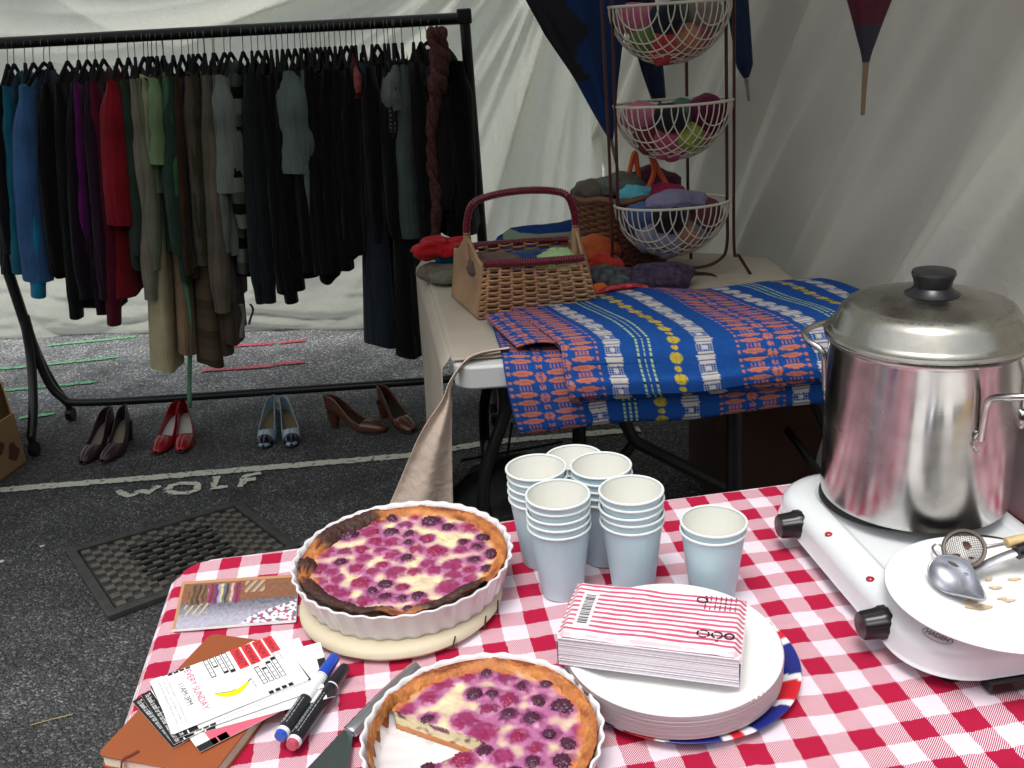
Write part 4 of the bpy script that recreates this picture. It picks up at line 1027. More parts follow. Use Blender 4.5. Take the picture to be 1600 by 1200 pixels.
# table outline in table frame (s along GU, t along -GV i.e. away)
cback = P(290, 885, RT); 
def tf(s, t): return Vector((cback.x, cback.y, 0))+GU*s-GV*t
SW = 1.32; DP = .92
b = MB()
EX = .10     # overhang length
def clothpt(u, v):
    # u from left overhang to right overhang, v from back to front; overhang bends down past the edge
    s = -EX+(SW+2*EX)*u; t = EX-(DP+2*EX)*v
    w_ = guv(tf(s, t))
    def fold(a, lo, hi):
        if a < lo:
            d = lo-a; return lo-min(d, .012)*.9-(.010*sin(d*30)), d
        if a > hi:
            d = a-hi; return hi+min(d, .012)*.9, d
        return a, 0
    # rounded corner: shrink
    s2, d1 = fold(s, 0, SW); t2, d2 = fold(t, -DP, 0)
    r0 = .035
    if s2 < r0 and t2 > -r0:
        dx, dy = s2-r0, t2+r0; q = math.hypot(dx, dy)
        if q > r0:
            s2 = r0+dx/q*min(r0+.008, r0+(q-r0)*.3); t2 = -r0+dy/q*min(r0+.008, r0+(q-r0)*.3); d1 = max(d1, (q-r0)*.6)
    d = max(d1, d2)
    lim = .035+.01*sin(t*14) if (s < 0) else EX
    dz = min(d, lim)
    z = RT+.004-max(0, dz-.003) if d else RT+.004
    fl = .0022*nz(s*11, t*11)+.0008*nz(s*34, t*40, 3)+.0025*max(0, nz(s*3+5, t*4))
    # creases of the fold in the cloth
    if not d: z += fl+.0022*math.exp(-((s-.63+.004*nz(t*5, 1))/.006)**2)+.002*math.exp(-((t+.335+.005*nz(s*4, 2))/.007)**2)+.0022*max(0, nz(s*9+t*5, t*2-s*2, 7))**1.5
    p = tf(s2, t2); return ((p.x, p.y, z), (w_[0]+.17*nz(s*6, t*6, 8)+.04*nz(s*25, t*25, 8), w_[1]+.17*nz(s*6, t*6, 18)+.04*nz(s*25, t*25, 9), 0))
b.grid(clothpt, 380, 280)
tag(b.build('gingham_tablecloth', gingham(), smooth='all'), 'red and white gingham cloth covering the near table', 'tablecloth')
t = thing('serving_table', 'table with pale edge under the red gingham cloth', 'table', (tf(.6, -.4).x, tf(.6, -.4).y, 0))
b = MB(); 
poly = [tf(.03, -.0), tf(.008, -.012), tf(0, -.04), tf(-.006, -.16), tf(-.010, -.20), tf(-.016, -DP), tf(SW, -DP), tf(SW, 0)]
b.prism([(p.x, p.y) for p in poly][::-1], RT-.03, RT-.001); b.build('tabletop', mat('pale_table_edge', (176, 162, 138), .6, var=.15, vs=30), t, smooth=False)
for (s, q) in ((.08, -.06), (SW-.08, -.06), (.08, -DP+.06), (SW-.08, -DP+.06)):
    p = tf(s, q); b = MB(); b.tube([(p.x, p.y, 0), (p.x, p.y, RT-.03)], .015, 10); b.build('leg', BLACKMETAL, t)
CT = RT+.0055

# ------------------------------------------------------------------ cups
CUPM = mat('pale_blue_cup', (190, 216, 224), .42, var=.02, spec=.5); CUPI = mat('cup_inside', (232, 232, 224), .45, var=.02)
cup = thing('paper_cup', 'x', 'cup', (0, 0, 0), world=False)
CH_, CRR, CRB = .097, .0385, .0262
b = MB(); b.lathe([(CRB, 0), (CRB+.0006, .0), (CRR, CH_-.001)], n=48); b.tube([(CRB+.0003, 0, .001), (CRR+.0003, 0, CH_-.002)], .0004, 4); b.build('cup_wall', CUPM, cup)
b = MB(); b.lathe([(0.0001, .008), (CRB-.0005, .008), (CRR-.0009, CH_-.001)], n=48); b.build('cup_lining', CUPI, cup)
b = MB(); b.tube([((CRR+.0006)*cos(a), (CRR+.0006)*sin(a), CH_) for a in [k*2*pi/48 for k in range(48)]], .0017, 8, closed=True); b.build('rolled_rim', mat('cup_rim', (222, 228, 226), .4, var=.01), cup)
stacks = [((.0465, 1.0600), 5, 'front left', .0105), ((.1378, 1.0583), 5, 'front right', .0103), ((.1092, 1.1316), 5, 'back right', .0105), (None, 5, 'back left', .0105), (None, 3, 'rear', .0105), ((.2321, 1.0219), 2, 'lone right hand', .0103)]
def cpos(px, py, z): p = P(px, py, z); return (p.x, p.y)
stacks[3] = ((.0245, 1.1370), 5, 'middle left', .0107); stacks[4] = ((.0785, 1.205), 3, 'rearmost', .0105)
LV = ['lowest', 'second from the bottom', 'third from the bottom', 'fourth from the bottom', 'topmost']
first = True
for (pos, n, nm, dz) in stacks:
    for k in range(n):
        lv = 'topmost' if k == n-1 else LV[k]
        lb = ('pale blue paper cup, %s of the %s stack of cups' % (lv, nm)) if n > 2 else ('pale blue paper cup, %s of the pair standing alone by the napkins' % ('upper' if k else 'lower'))
        sx = R.uniform(-.0006, .0006)
        loc = (pos[0]+sx, pos[1]+R.uniform(-.0006, .0006), CT+dz*k)
        if first: cup.location = loc; cup['label'] = lb; cup['group'] = 'stacked paper cups'; first = False
        else: h_ = dup(cup, loc, None, lb); h_.rotation_euler = (R.uniform(-.006, .006)*(k > 0), R.uniform(-.006, .006)*(k > 0), R.uniform(-2.6, 2.6))

# ------------------------------------------------------------------ tarts
def ceramic():
    m = bpy.data.materials.new('white_ceramic'); m.use_nodes = True; n = m.node_tree; L = n.links; b = n.nodes['Principled BSDF']
    tc = n.nodes.new('ShaderNodeTexCoord'); a = n.nodes.new('ShaderNodeTexNoise'); a.inputs['Scale'].default_value = 22; a.inputs['Detail'].default_value = 6; L.new(tc.outputs['Object'], a.inputs['Vector'])
    cr = n.nodes.new('ShaderNodeValToRGB'); e = cr.color_ramp.elements; e[0].position = .66; e[0].color = (*lin((226, 222, 224)), 1); e[1].position = .76; e[1].color = (*lin((170, 120, 70)), 1)
    L.new(a.outputs['Fac'], cr.inputs[0]); L.new(cr.outputs[0], b.inputs['Base Color']); b.inputs['Roughness'].default_value = .22; b.inputs['Coat Weight'].default_value = .5
    return m
CERAM = ceramic()
def dish(c, r, z0, h, fl, label):
    b = MB(); k = .93
    prof = [(.001, z0+.0035), (r*.86, z0+.0035), (r*.90, z0), (r*.905, z0+.004), (r*.985, z0+h-.003), (r, z0+h), (r*.995, z0+h+.0018), (r*.975, z0+h+.001), (r*.965, z0+h-.004), (r*.885, z0+.012), (r*.86, z0+.009), (.001, z0+.009)]
    b.lathe(prof, c, 360, fl, .011, fz=lambda rr, z: rr > r*.83)
    return tag(b.build('fluted_dish', CERAM, smooth='all'), label, 'baking dish')
def drupe_mesh(seed):
    rr = random.Random(seed); pts = []
    for i in range(46):
        y = 1-2*(i+.5)/46; a = i*2.39996; q = math.sqrt(1-y*y); pts.append(Vector((q*cos(a), y, q*sin(a))))
    def fn(p):
        d = sorted((p-q).length for q in pts)[:1][0]
        return 1.0-.55*min(.32, d)**1.35*2.2+.03*nz(p.x*3, p.y*3, seed)
    b = MB(); b.ico((0, 0, 0), 1.0, 4, (1.15, .95, .8), fn); return b
BERRY = mat('blackberry', (70, 18, 50), .42, var=.75, vs=110, coat=.12, spec=.5); RASP = mat('raspberry', (138, 26, 70), .5, var=.5, vs=110, coat=.08); 
CUST = mat('custard', (0, 0, 0), .38, var=.12, vs=70, vcol=True, bump=.5, bs=120, dist=.0015, coat=.12); CRST = mat('crust', (0, 0, 0), .6, var=.25, vs=90, vcol=True, bump=.8, bs=130, dist=.002)
DRU = []
for sd_ in (3, 9):
    o = drupe_mesh(sd_).build('berry', BERRY, None, smooth='all'); DRU.append(o.data); bpy.data.objects.remove(o)
    me = DRU[-1].copy(); me.materials.clear(); me.materials.append(RASP); DRU.append(me)
CREAM = lin((228, 214, 168)); LILAC = lin((172, 100, 142)); PURP = lin((112, 34, 84)); MAG = lin((136, 28, 80)); BROWNC = lin((198, 122, 52))
def tart(name, c, r, z, label, seed, nb, wedge=None, burnt=None, creamspots=(), big=0, pb=0.):
    rr = random.Random(seed)
    root = thing(name, label, 'tart', (c[0], c[1], z))
    Ri = r*.845
    def inwedge(a, q):
        if not wedge: return False
        x = q*cos(a)-wedge[2][0]; y = q*sin(a)-wedge[2][1]; an = math.atan2(y, x) % (2*pi)
        return wedge[0]+.02*nz(q*40, 1) < an < wedge[1]+.02*nz(q*40, 5)
    bs = []; tries = 0
    while len(bs) < nb and tries < 9000:
        tries += 1
        a = rr.uniform(0, 2*pi); q = Ri*.96*math.sqrt(rr.random()); x, y = q*cos(a), q*sin(a)
        if inwedge(a, q): continue
        if any(math.hypot(x-sx, y-sy) < sr for sx, sy, sr in creamspots): continue
        s_ = rr.choice((rr.uniform(.008, .0105), rr.uniform(.0105, .0145))) if not big else rr.choice((rr.uniform(.0085, .0105), rr.uniform(.0105, .014)))
        if all(math.hypot(x-u[0], y-u[1]) > (s_+u[2])*rr.uniform(.98, 1.22) for u in bs):
            kind = rr.random(); bs.append((x, y, s_, kind))
    def fcol(x, y):
        d = 9; kk = 0; inf = 0
        for (bx, by, s_, k) in bs:
            dx = bx-x; dy = by-y
            if abs(dx) > .035 or abs(dy) > .035: continue
            q = math.hypot(dx, dy)/s_; inf += math.exp(-max(0, q-.6)**2*1.5)
            if q < d: d, kk = q, k
        q = d+.5*nz(x*160, y*160, seed)+.25*nz(x*420, y*420, seed)
        n_ = .5+.5*nz(x*45, y*45, seed+4)
        c_ = mix(CREAM, LILAC, max(0, min(1, sm(.1, .85, inf)*.95+.8*(n_-.45)+pb*(.5+nz(x*70, y*70, 31)))))
        if q < 1.45:
            tgt = MAG if kk > .5 else PURP
            c_ = mix(c_, tgt, sm(1.25, .8, q)*(.9 if kk > .35 else .8))
        e = math.hypot(x, y)/Ri
        c_ = mix(c_, BROWNC, sm(.9, 1.0, e+.06*nz(x*90, y*90))*.75)
        return c_, d, inf
    b = MB(); nr, na = 110, 300
    idx = {}
    for j in range(nr+1):
        q = Ri*1.03*j/nr
        for i in range(na):
            a = 2*pi*i/na; x, y = q*cos(a), q*sin(a)
            cc, d, inf = fcol(x, y)
            h = .0022*nz(x*60, y*60, seed)+.0015*nz(x*150, y*150, seed)+.0020*sm(1.5, .6, d)-.0012*sm(1.0, .3, d)
            idx[(j, i)] = b.vert((c[0]+x, c[1]+y, z+h-.003*sm(.8, 1, j/nr)*0), cc)
    for j in range(nr):
        for i in range(na):
            a = 2*pi*(i+.5)/na; q = Ri*1.03*(j+.5)/nr
            if inwedge(a, q): continue
            b.face((idx[(j, i)], idx[(j+1, i)], idx[(j+1, (i+1) % na)], idx[(j, (i+1) % na)]))
    # cut side walls
    if wedge:
        for an in (wedge[0], wedge[1]):
            def wl(u, v, an=an):
                q = Ri*1.0*u*1.25; x = wedge[2][0]+q*cos(an); y = wedge[2][1]+q*sin(an)
                k = math.hypot(x, y)/Ri
                if k > 1: x /= k; y /= k
                return ((c[0]+x+.0012*nz(u*30, v*6), c[1]+y+.0012*nz(u*30, v*9, 3), z+.0015-.022*v), mix(CREAM, PURP, sm(.0, .4, nz(u*14, v*3))) if v < .75 else BROWNC)
            b.grid(wl, 60, 12)
    b.build('filling', CUST, root, smooth='all')
    # crust ring
    G1, G2, G3, G4 = lin((212, 142, 74)), lin((150, 80, 36)), lin((74, 38, 24)), lin((44, 24, 24))
    b = MB()
    def cr(u, v):
        a = 2*pi*u; n_ = .5+.5*nz(cos(a)*5, sin(a)*5, v*2+seed)
        bt = 0
        if burnt:
            for (a0, w0) in burnt:
                da = (a-a0+pi) % (2*pi)-pi; bt = max(bt, 1-sm(w0*.6, w0, abs(da)+.1*nz(v*5, a*6)))
        inner = .82-.025*nz(cos(a)*7, sin(a)*7, seed)-.05*bt-.01*nz(a*20, 3); outer = .945+.006*nz(cos(a)*14, sin(a)*14)
        if wedge and wedge[0]-.05 < a < wedge[1]+.12: inner = .90+.02*nz(a*25, 1); bt = .25
        k = inner+(outer-inner)*v
        hgt = (.009+.006*nz(cos(a)*4, sin(a)*4, seed+9)+.006*bt)*sin(min(1, v*1.15)*pi*.62)**.7 + .002*nz(cos(a)*22, sin(a)*22, v*5)+.0012*nz(a*60, v*9)
        colr = mix(G1, G2, max(0, min(1, n_*1.2-.25+.5*v)))
        colr = mix(colr, G3, sm(.62, .9, n_+.2*nz(a*30, v*7))*.7)
        colr = mix(colr, mix(G3, G4, .5+.5*nz(a*12, v*6)), bt)
        return ((c[0]+r*k*cos(a), c[1]+r*k*sin(a), z-.003+hgt), colr)
    b.grid(cr, 420, 16, closeu=True)
    b.grid(lambda u, v: ((c[0]+r*(.945-.06*v)*cos(2*pi*u), c[1]+r*(.945-.06*v)*sin(2*pi*u), z+.006-.03*v), G2), 160, 3, closeu=True)
    b.build('crust', CRST, root, smooth='all')
    for (x, y, s_, k) in bs:
        dark = k < .40;
        if k > .92: continue
        me = DRU[(0 if dark else 1)+2*(rr.randrange(2))]
        o = bpy.data.objects.new('blackberry' if dark else 'raspberry', me); COL.objects.link(o); o.parent = root
        if not dark and k > .72: flat = .32
        else: flat = rr.uniform(.55, .8)
        o.location = (x, y, -.0015+(.0012 if dark else -.0006)); o.rotation_euler = (rr.uniform(-.3, .3), rr.uniform(-.3, .3), rr.uniform(0, 6)); s2 = s_*rr.uniform(.85, 1.08)
        o.scale = (s2*rr.uniform(.85, 1.15), s2*rr.uniform(.85, 1.15), s2*flat)
    return root
D1 = (-.155, 1.075); b = MB()
BR0 = (-.1601, 1.0576); RB = .1295
b.lathe([(.001, CT), (RB-.012, CT), (RB-.004, CT+.004), (RB, CT+.009), (RB-.001, CT+.014), (RB-.006, CT+.018), (RB-.014, CT+.020), (.001, CT+.020)], BR0, 96)
bo = b.build('bread_board', mat('cream_board', (206, 196, 168), .55, var=.12, vs=12, rvar=.08), None); tag(bo, 'round cream bread board with cracked rim under the whole tart', 'bread board')
b = MB()
for a in (-1.02, -.62, -.35): b.tube([(BR0[0]+(RB+.0006)*cos(a+.015*k), BR0[1]+(RB+.0006)*sin(a+.015*k), CT+.003+.016*k/3) for k in range(4)], .0009, 4)
b.build('crack', mat('crack_dark', (60, 44, 32), .9), bo)
DZ1 = CT+.0205
dish(D1, .141, DZ1, .040, 36, 'white fluted ceramic dish holding the whole berry tart')
tart('berry_tart', D1, .141, DZ1+.031, 'whole berry and custard tart with scorched crust', 5, 78, burnt=[(2.35, .55), (4.1, .75), (5.3, .45), (3.2, .12)], creamspots=[(.03, -.055, .026), (.062, .052, .02), (-.005, .03, .014)])
D2 = (-.0533, .7664)
DZ2 = CT
dish(D2, .1205, DZ2, .038, 32, 'white fluted ceramic dish in front with a slice missing')
tart('berry_tart', D2, .1205, DZ2+.0305, 'berry and custard tart with one slice cut out', 12, 50, wedge=(math.radians(150), math.radians(207), (.004, -.012)), big=1, pb=.38, creamspots=[(-.03, .055, .02), (.01, .02, .012), (-.02, -.06, .014)])

# ------------------------------------------------------------------ plates
PAPER = mat('white_paper_plate', (238, 238, 236), .55, var=.02)
FC = (.1654, .8845); FR = .130
def flag_col(x, y):
    W_ = lin((230, 230, 232)); Rr = lin((200, 32, 44)); B_ = lin((30, 40, 122)); x, y = x/FR, y/FR
    x, y = x*cos(.5)-y*sin(.5), x*sin(.5)+y*cos(.5)
    if abs(x) < .13 or abs(y) < .13: return Rr
    if abs(x) < .21 or abs(y) < .21: return W_
    d = abs(abs(x)-abs(y))/1.414
    if d < .05: return Rr
    if d < .14: return W_
    return B_
b = MB()
def fp(u, v):
    r_ = FR*v; a = 2*pi*u; z = CT+.002+.010*sm(.78, 1, v)
    return ((FC[0]+r_*cos(a), FC[1]+r_*sin(a), z), flag_col(r_*cos(a), r_*sin(a)))
b.grid(fp, 240, 90, closeu=True)
tag(b.build('flag_plate', mat('flag_print', (0, 0, 0), .35, vcol=True, var=.04), smooth='all', solid=.0012), 'red white and blue flag patterned plate under the white paper plates', 'plate')
PC = (.1545, .8745); PR = .118
prof = [(.0005, 0), (PR*.72, 0), (PR*.80, .004), (PR*.93, .011), (PR*.985, .0115), (PR, .009), (PR*.985, .0102), (PR*.925, .0098), (PR*.80, .0028), (PR*.72, -.001), (.0005, -.001)]
pb = MB(); pb.lathe(prof, n=96); proto = pb.build('paper_plate', PAPER, smooth='all')
NPL = 22
PLZ = CT+.006
tag(proto, None, 'paper plate', 'stacked white paper plates')
for k in range(NPL):
    o = proto if k == 0 else proto.copy()
    if k: COL.objects.link(o)
    o['label'] = 'plain white paper plate on top of the stack beneath the napkins' if k == NPL-1 else ('lowest white paper plate in the stack, lying on the flag plate' if k == 0 else 'white paper plate within the stack between the flag plate and the napkins')
    o.location = (PC[0]+R.uniform(-.0008, .0008), PC[1]+R.uniform(-.0008, .0008), PLZ+.00125*k+.001); o.rotation_euler = (0, 0, R.uniform(0, 6))
PLTOP = PLZ+.00125*(NPL-1)+.0125

# ------------------------------------------------------------------ napkins
NT = PLTOP+.042
q0, q1, q2, q3 = P(892, 906, NT), P(1160, 932, NT), P(1166, 1024, NT), P(879, 988, NT)
ex = ((q1-q0)+(q2-q3))/2; ey = ((q0-q3)+(q1-q2))/2; cen = (q0+q1+q2+q3)/4
NW, ND = ex.length, ey.length; NM = frame((cen.x, cen.y, PLTOP), ex, ey)
root = thing('napkin_pack', 'pack of paper napkins in pink striped wrapping on paper plates', 'napkins', (cen.x, cen.y, PLTOP))
def stripe_mat():
    m = bpy.data.materials.new('striped_wrapper'); m.use_nodes = True; n = m.node_tree; L = n.links; b = n.nodes['Principled BSDF']
    at = n.nodes.new('ShaderNodeVertexColor'); at.layer_name = 'Col'; L.new(at.outputs[0], b.inputs['Base Color']); b.inputs['Roughness'].default_value = .3; b.inputs['Coat Weight'].default_value = .25
    return m
PINK = lin((206, 84, 118)); WH = lin((236, 232, 234)); BK = lin((28, 24, 34))
def nap_col(x, y):   # x,y in metres from lower-left of top
    yy = y/ND; xx = x/NW
    if .075 < xx < .165 and .12 < yy < .80 and x > 0:
        if .093 < xx < .148 and .20 < yy < .74:
            k = int((y-.2*ND)/.0011); return BK if (k*7919 % 13) % 3 != 0 else WH
        return WH
    if yy < .05: return mix(WH, PINK, .4) if nz(x*60, y*90) > -.1 else WH
    return PINK if ((y+.0008*nz(x*20, y*8))/.0083 % 1) < .47 else WH
H_ = NT-PLTOP
b = MB()
def naptop(u, v):
    x = NW*u; y = ND*v; ed = min(u, 1-u)*NW; ey_ = min(v, 1-v)*ND
    z = H_-.006*(1-sm(0, .008, ed))-.005*(1-sm(0, .006, ey_))+.0012*nz(x*22, y*22)+.0006*nz(x*70, y*50)
    return (NM @ Vector((x-NW/2, y-ND/2, z)), nap_col(x, y))
b.grid(naptop, 300, 170)
def napback(u, v):
    return (NM @ Vector((NW*u-NW/2, ND/2+.0005, (H_-.005)*(1-v))), nap_col(NW*u, -(H_)*v))
b.grid(napback, 60, 30)
for s_ in (0, 1):
    b.grid(lambda u, v, s_=s_: (NM @ Vector(((s_-.5)*NW*(1-.0), (u-.5)*ND, (H_-.006)*(1-v))), WH if (v*9 % 1) > .2 else mix(WH, PINK, .3)), 40, 30)
b.build('wrapper', stripe_mat(), root, smooth='all')
b = MB(); nl = 26
for k in range(nl):
    z = .001+(H_-.007)*k/nl; dy = .0012*nz(k*.9, 2.2)+.001*(k % 2)
    b.box((0, -.0015-dy, z+(H_-.007)/nl*.42), (NW*.985, ND-.004, (H_-.007)/nl*.80), 0, NM)
b.build('napkin_layers', mat('napkin_paper', (226, 220, 226), .8, var=.05), root, smooth=False)
BLKP = mat('printed_black', (26, 22, 32), .5)
b = MB()
def sym(cx_, cy_, r_, th_=.0009, a0=0, a1=360, n=22):
    b.tube([NM @ Vector((cx_-NW/2+r_*cos(math.radians(a0+(a1-a0)*i/n)), cy_-ND/2+r_*sin(math.radians(a0+(a1-a0)*i/n)), H_+.0008)) for i in range(n+1)], th_, 4, flat=.3)
sym(NW*.93, ND*.26, .0045, .0011, 20, 200); sym(NW*.93, ND*.26, .0045, .0011, 210, 370); sym(NW*.865, ND*.26, .0052, .0009, 20, 130); sym(NW*.865, ND*.26, .0052, .0009, 150, 250); sym(NW*.865, ND*.26, .0052, .0009, 270, 370)
for k in range(4): sym(NW*.79, ND*.26, .006, .0009, 50+90*k, 125+90*k, 4)
me = text_mesh('05', .004, .9); b.add_mesh(me, NM @ Matrix.Translation((NW*.857-NW/2, ND*.14-ND/2, H_+.0012)))
b.build('printed_symbols', BLKP, root, smooth=False); b = MB(); sym(NW*.755, ND*.855, .0055, .0008)
for k in range(7):
    for j in range(5):
        if R.random() < .85:
            x0 = NW*(.775+.028*k)-NW/2; y0 = ND*(.93-.055*j)-ND/2; b.box((x0, y0, H_+.0009), (.0012, .0038*R.uniform(.5, 1), .0004), 0, NM)
b.build('printed_marks', BLKP, root, smooth=False)

# ------------------------------------------------------------------ hotplate
SE = Vector((.404, .806, CT)); SO = SE+Vector((-.117, .993, 0))*.425
e2 = Vector((SO.x-SE.x, SO.y-SE.y, 0)); SLn = .475; e2.normalize(); e1 = Vector((e2.y, -e2.x, 0))
sc_ = Vector((SE.x, SE.y, 0))
SMx = frame((SE.x, SE.y, CT), e1, e2)     # x to the right, y away; origin near-left corner
SL = Vector((SO.x-SE.x, SO.y-SE.y, 0)).length; SWd = .265
root = thing('double_hotplate', 'white enamelled double hotplate with black knobs under the pot', 'hotplate', (SE.x, SE.y, CT))
ENA = ceramic(); ENA.name = 'white_enamel'
for nd in ENA.node_tree.nodes:
    if nd.type == 'TEX_NOISE': nd.inputs['Scale'].default_value = 60
    if nd.type == 'VALTORGB': nd.color_ramp.elements[0].position = .73; nd.color_ramp.elements[0].color = (*lin((222, 226, 228)), 1); nd.color_ramp.elements[1].position = .80; nd.color_ramp.elements[1].color = (*lin((120, 96, 70)), 1)
b = MB(); base = rrect(0, 0, SWd, SL, .07, 12)
levels = [(.018, -.004), (.022, -.001), (.040, .0), (.048, .003), (.0545, .010), (.0585, .022), (.0592, .034), (.0588, .037), (.0560, .040), (.0555, .044)]
i0 = len(b.v); N = len(base)
cx_, cy_ = SWd/2, SL/2
for z, ins in levels:
    for (x, y) in base:
        fx = 1-ins/(SWd/2); fy = 1-ins/(SL/2); b.vert(SMx @ Vector((cx_+(x-cx_)*fx, cy_+(y-cy_)*fy, z)))
for k in range(len(levels)-1):
    for j in range(N): b.face((i0+k*N+j, i0+k*N+(j+1) % N, i0+(k+1)*N+(j+1) % N, i0+(k+1)*N+j))
b.face([i0+(len(levels)-1)*N+j for j in range(N)])
b.face([i0+j for j in range(N)][::-1])
from mathutils.bvhtree import BVHTree
HPB = BVHTree.FromPolygons([Vector(q) for q in b.v], b.f)
b.build('body', ENA, root, smooth=True, bevel=.0015)
b = MB(); b.prism(rrect(.03, .03, SWd-.03, SL-.03, .02, 4), .008, .0185, SMx); b.build('underside', BLACKPL, root, smooth=False)
for (x, y) in ((.05, .035), (SWd-.05, .035), (.05, SL-.035), (SWd-.05, SL-.035)):
    b = MB(); b.tube([SMx @ Vector((x, y, .0)), SMx @ Vector((x, y, .02))], [.014, .011], 14); b.build('foot', BLACKPL, root)
b = MB(); b.box((SWd*.62, .000, .010), (.19, .018, .014), 0, SMx); b.build('front_bar', BLACKPL, root, bevel=.002)
def knob(px, py, z=.775):
    p = P(px, py, z); q = SMx.inverted() @ p; q.x = -.001
    b = MB(); n_ = 24
    for (x0, r0) in ((0, .0155), (-.004, .0155), (-.005, .014), (-.019, .0132), (-.021, .012)):
        pass
    A = SMx @ Matrix.Translation((0.002, q.y, .036)) @ Matrix.Rotation(-pi/2, 4, 'Y')
    b.lathe([(.0185, -.004), (.0185, .004), (.0168, .007), (.0156, .025), (.0138, .0275), (.0005, .0285)], n=36, flute=12, famp=.035, M=A)
    b.build('knob', BLACKPL, root)
knob(1248, 815); knob(1383, 968)
def hit(px, py):
    h = HPB.ray_cast(Vector((0, 0, CAMH)), ray(px, py).normalized()); return h[0], h[1]
LENS = mat('red_lens', (168, 16, 40), .15, coat=.8)
for px, py in ((1295, 835), (1360, 905)):
    p = hit(px, py)[0]
    b = MB(); b.ico(p, .0052, 2, (1, 1, .6)); b.build('indicator_light', LENS, root)
for (x, y, r_) in ((SWd*.5+.0, SL*.76, .088), (SWd*.5+.01, SL*.27, .085)):
    b = MB(); c_ = SMx @ Vector((x, y, 0)); b.lathe([(.001, CT+.071), (r_-.012, CT+.071), (r_, CT+.0655), (r_+.004, CT+.0605), (r_+.004, CT+.058)], (c_.x, c_.y), 64); b.build('heating_plate', mat('dark_hotplate', (60, 58, 56), .5, .7, var=.3), root)
# badge
pb_ = P(1465, 995, CT+.05); qb = SMx.inverted() @ pb_
_a, _n1 = hit(1440, 984); _c, _n2 = hit(1490, 1006); _m, _n = hit(1465, 995)
if _n.dot(ray(1465, 995)) > 0: _n = -_n
_ex = (_c-_a).normalized(); BM = frame(_m+_n*.0012, _ex, _n.cross(_ex))
GREY = mat('grey_print', (120, 120, 122), .5)
b = MB(); b.tube([BM @ Vector(((.0155)*cos(a), .0075*sin(a), .0002)) for a in [k*2*pi/40 for k in range(40)]], .0005, 4, closed=True)
b.add_mesh(text_mesh('HADEN', .0085, .85, .0002, 'CENTER'), BM @ Matrix.Translation((0, -.0028, .0006))); b.build('badge', GREY, root, smooth=False)

# ------------------------------------------------------------------ stock pot
PCX, PCY, PRD, PZ0, PZ1 = .5177, 1.1223, .1157, .808, 1.030
root = thing('stock_pot', 'large stainless steel stock pot with lid on the hotplate', 'pot', (PCX, PCY, PZ0))
def potsteel():
    m = bpy.data.materials.new('brushed_steel'); m.use_nodes = True; n = m.node_tree; L = n.links; b = n.nodes['Principled BSDF']
    b.inputs['Metallic'].default_value = 1; tc = n.nodes.new('ShaderNodeTexCoord')
    a = n.nodes.new('ShaderNodeTexNoise'); a.inputs['Scale'].default_value = 16; a.inputs['Detail'].default_value = 7; L.new(tc.outputs['Object'], a.inputs['Vector'])
    mr = n.nodes.new('ShaderNodeMapRange'); mr.inputs['From Min'].default_value = .3; mr.inputs['From Max'].default_value = .7; mr.inputs['To Min'].default_value = .13; mr.inputs['To Max'].default_value = .30; L.new(a.outputs['Fac'], mr.inputs['Value']); L.new(mr.outputs[0], b.inputs['Roughness'])
    mp = n.nodes.new('ShaderNodeMapping'); mp.inputs['Scale'].default_value = (1, 1, 60); L.new(tc.outputs['Object'], mp.inputs[0])
    c = n.nodes.new('ShaderNodeTexNoise'); c.inputs['Scale'].default_value = 9; c.inputs['Detail'].default_value = 4; L.new(mp.outputs[0], c.inputs['Vector'])
    d_ = n.nodes.new('ShaderNodeTexNoise'); d_.inputs['Scale'].default_value = 7; L.new(tc.outputs['Object'], d_.inputs['Vector'])
    ad = n.nodes.new('ShaderNodeMath'); ad.operation = 'MULTIPLY_ADD'; L.new(c.outputs['Fac'], ad.inputs[0]); ad.inputs[1].default_value = .02; L.new(d_.outputs['Fac'], ad.inputs[2])
    bp = n.nodes.new('ShaderNodeBump'); bp.inputs['Strength'].default_value = .25; bp.inputs['Distance'].default_value = .006; L.new(ad.outputs[0], bp.inputs['Height']); L.new(bp.outputs[0], b.inputs['Normal'])
    sm_ = n.nodes.new('ShaderNodeTexNoise'); sm_.inputs['Scale'].default_value = 11; sm_.inputs['Detail'].default_value = 3; L.new(tc.outputs['Object'], sm_.inputs['Vector']); s2_ = n.nodes.new('ShaderNodeMapRange'); s2_.inputs['From Min'].default_value = .42; s2_.inputs['From Max'].default_value = .62; L.new(sm_.outputs['Fac'], s2_.inputs['Value'])
    mx = n.nodes.new('ShaderNodeMixRGB'); L.new(s2_.outputs[0], mx.inputs[0]); mx.inputs[1].default_value = (.36, .35, .335, 1); mx.inputs[2].default_value = (.58, .565, .545, 1); L.new(mx.outputs[0], b.inputs['Base Color'])
    return m
PS = potsteel()
b = MB(); r_ = PRD
b.lathe([(.001, PZ0), (r_-.008, PZ0), (r_-.001, PZ0+.004), (r_, PZ0+.012), (r_, PZ1-.010), (r_+.0015, PZ1-.008), (r_+.0025, PZ1-.003), (r_+.0015, PZ1), (r_-.001, PZ1-.001), (r_-.0015, PZ0+.01)], (PCX, PCY), 160); b.build('pot_body', PS, root)
LDM = mat('lid_steel', (168, 166, 156), .27, 1., var=.10, vs=24, bump=.25, bs=30, dist=.002, rvar=.07)
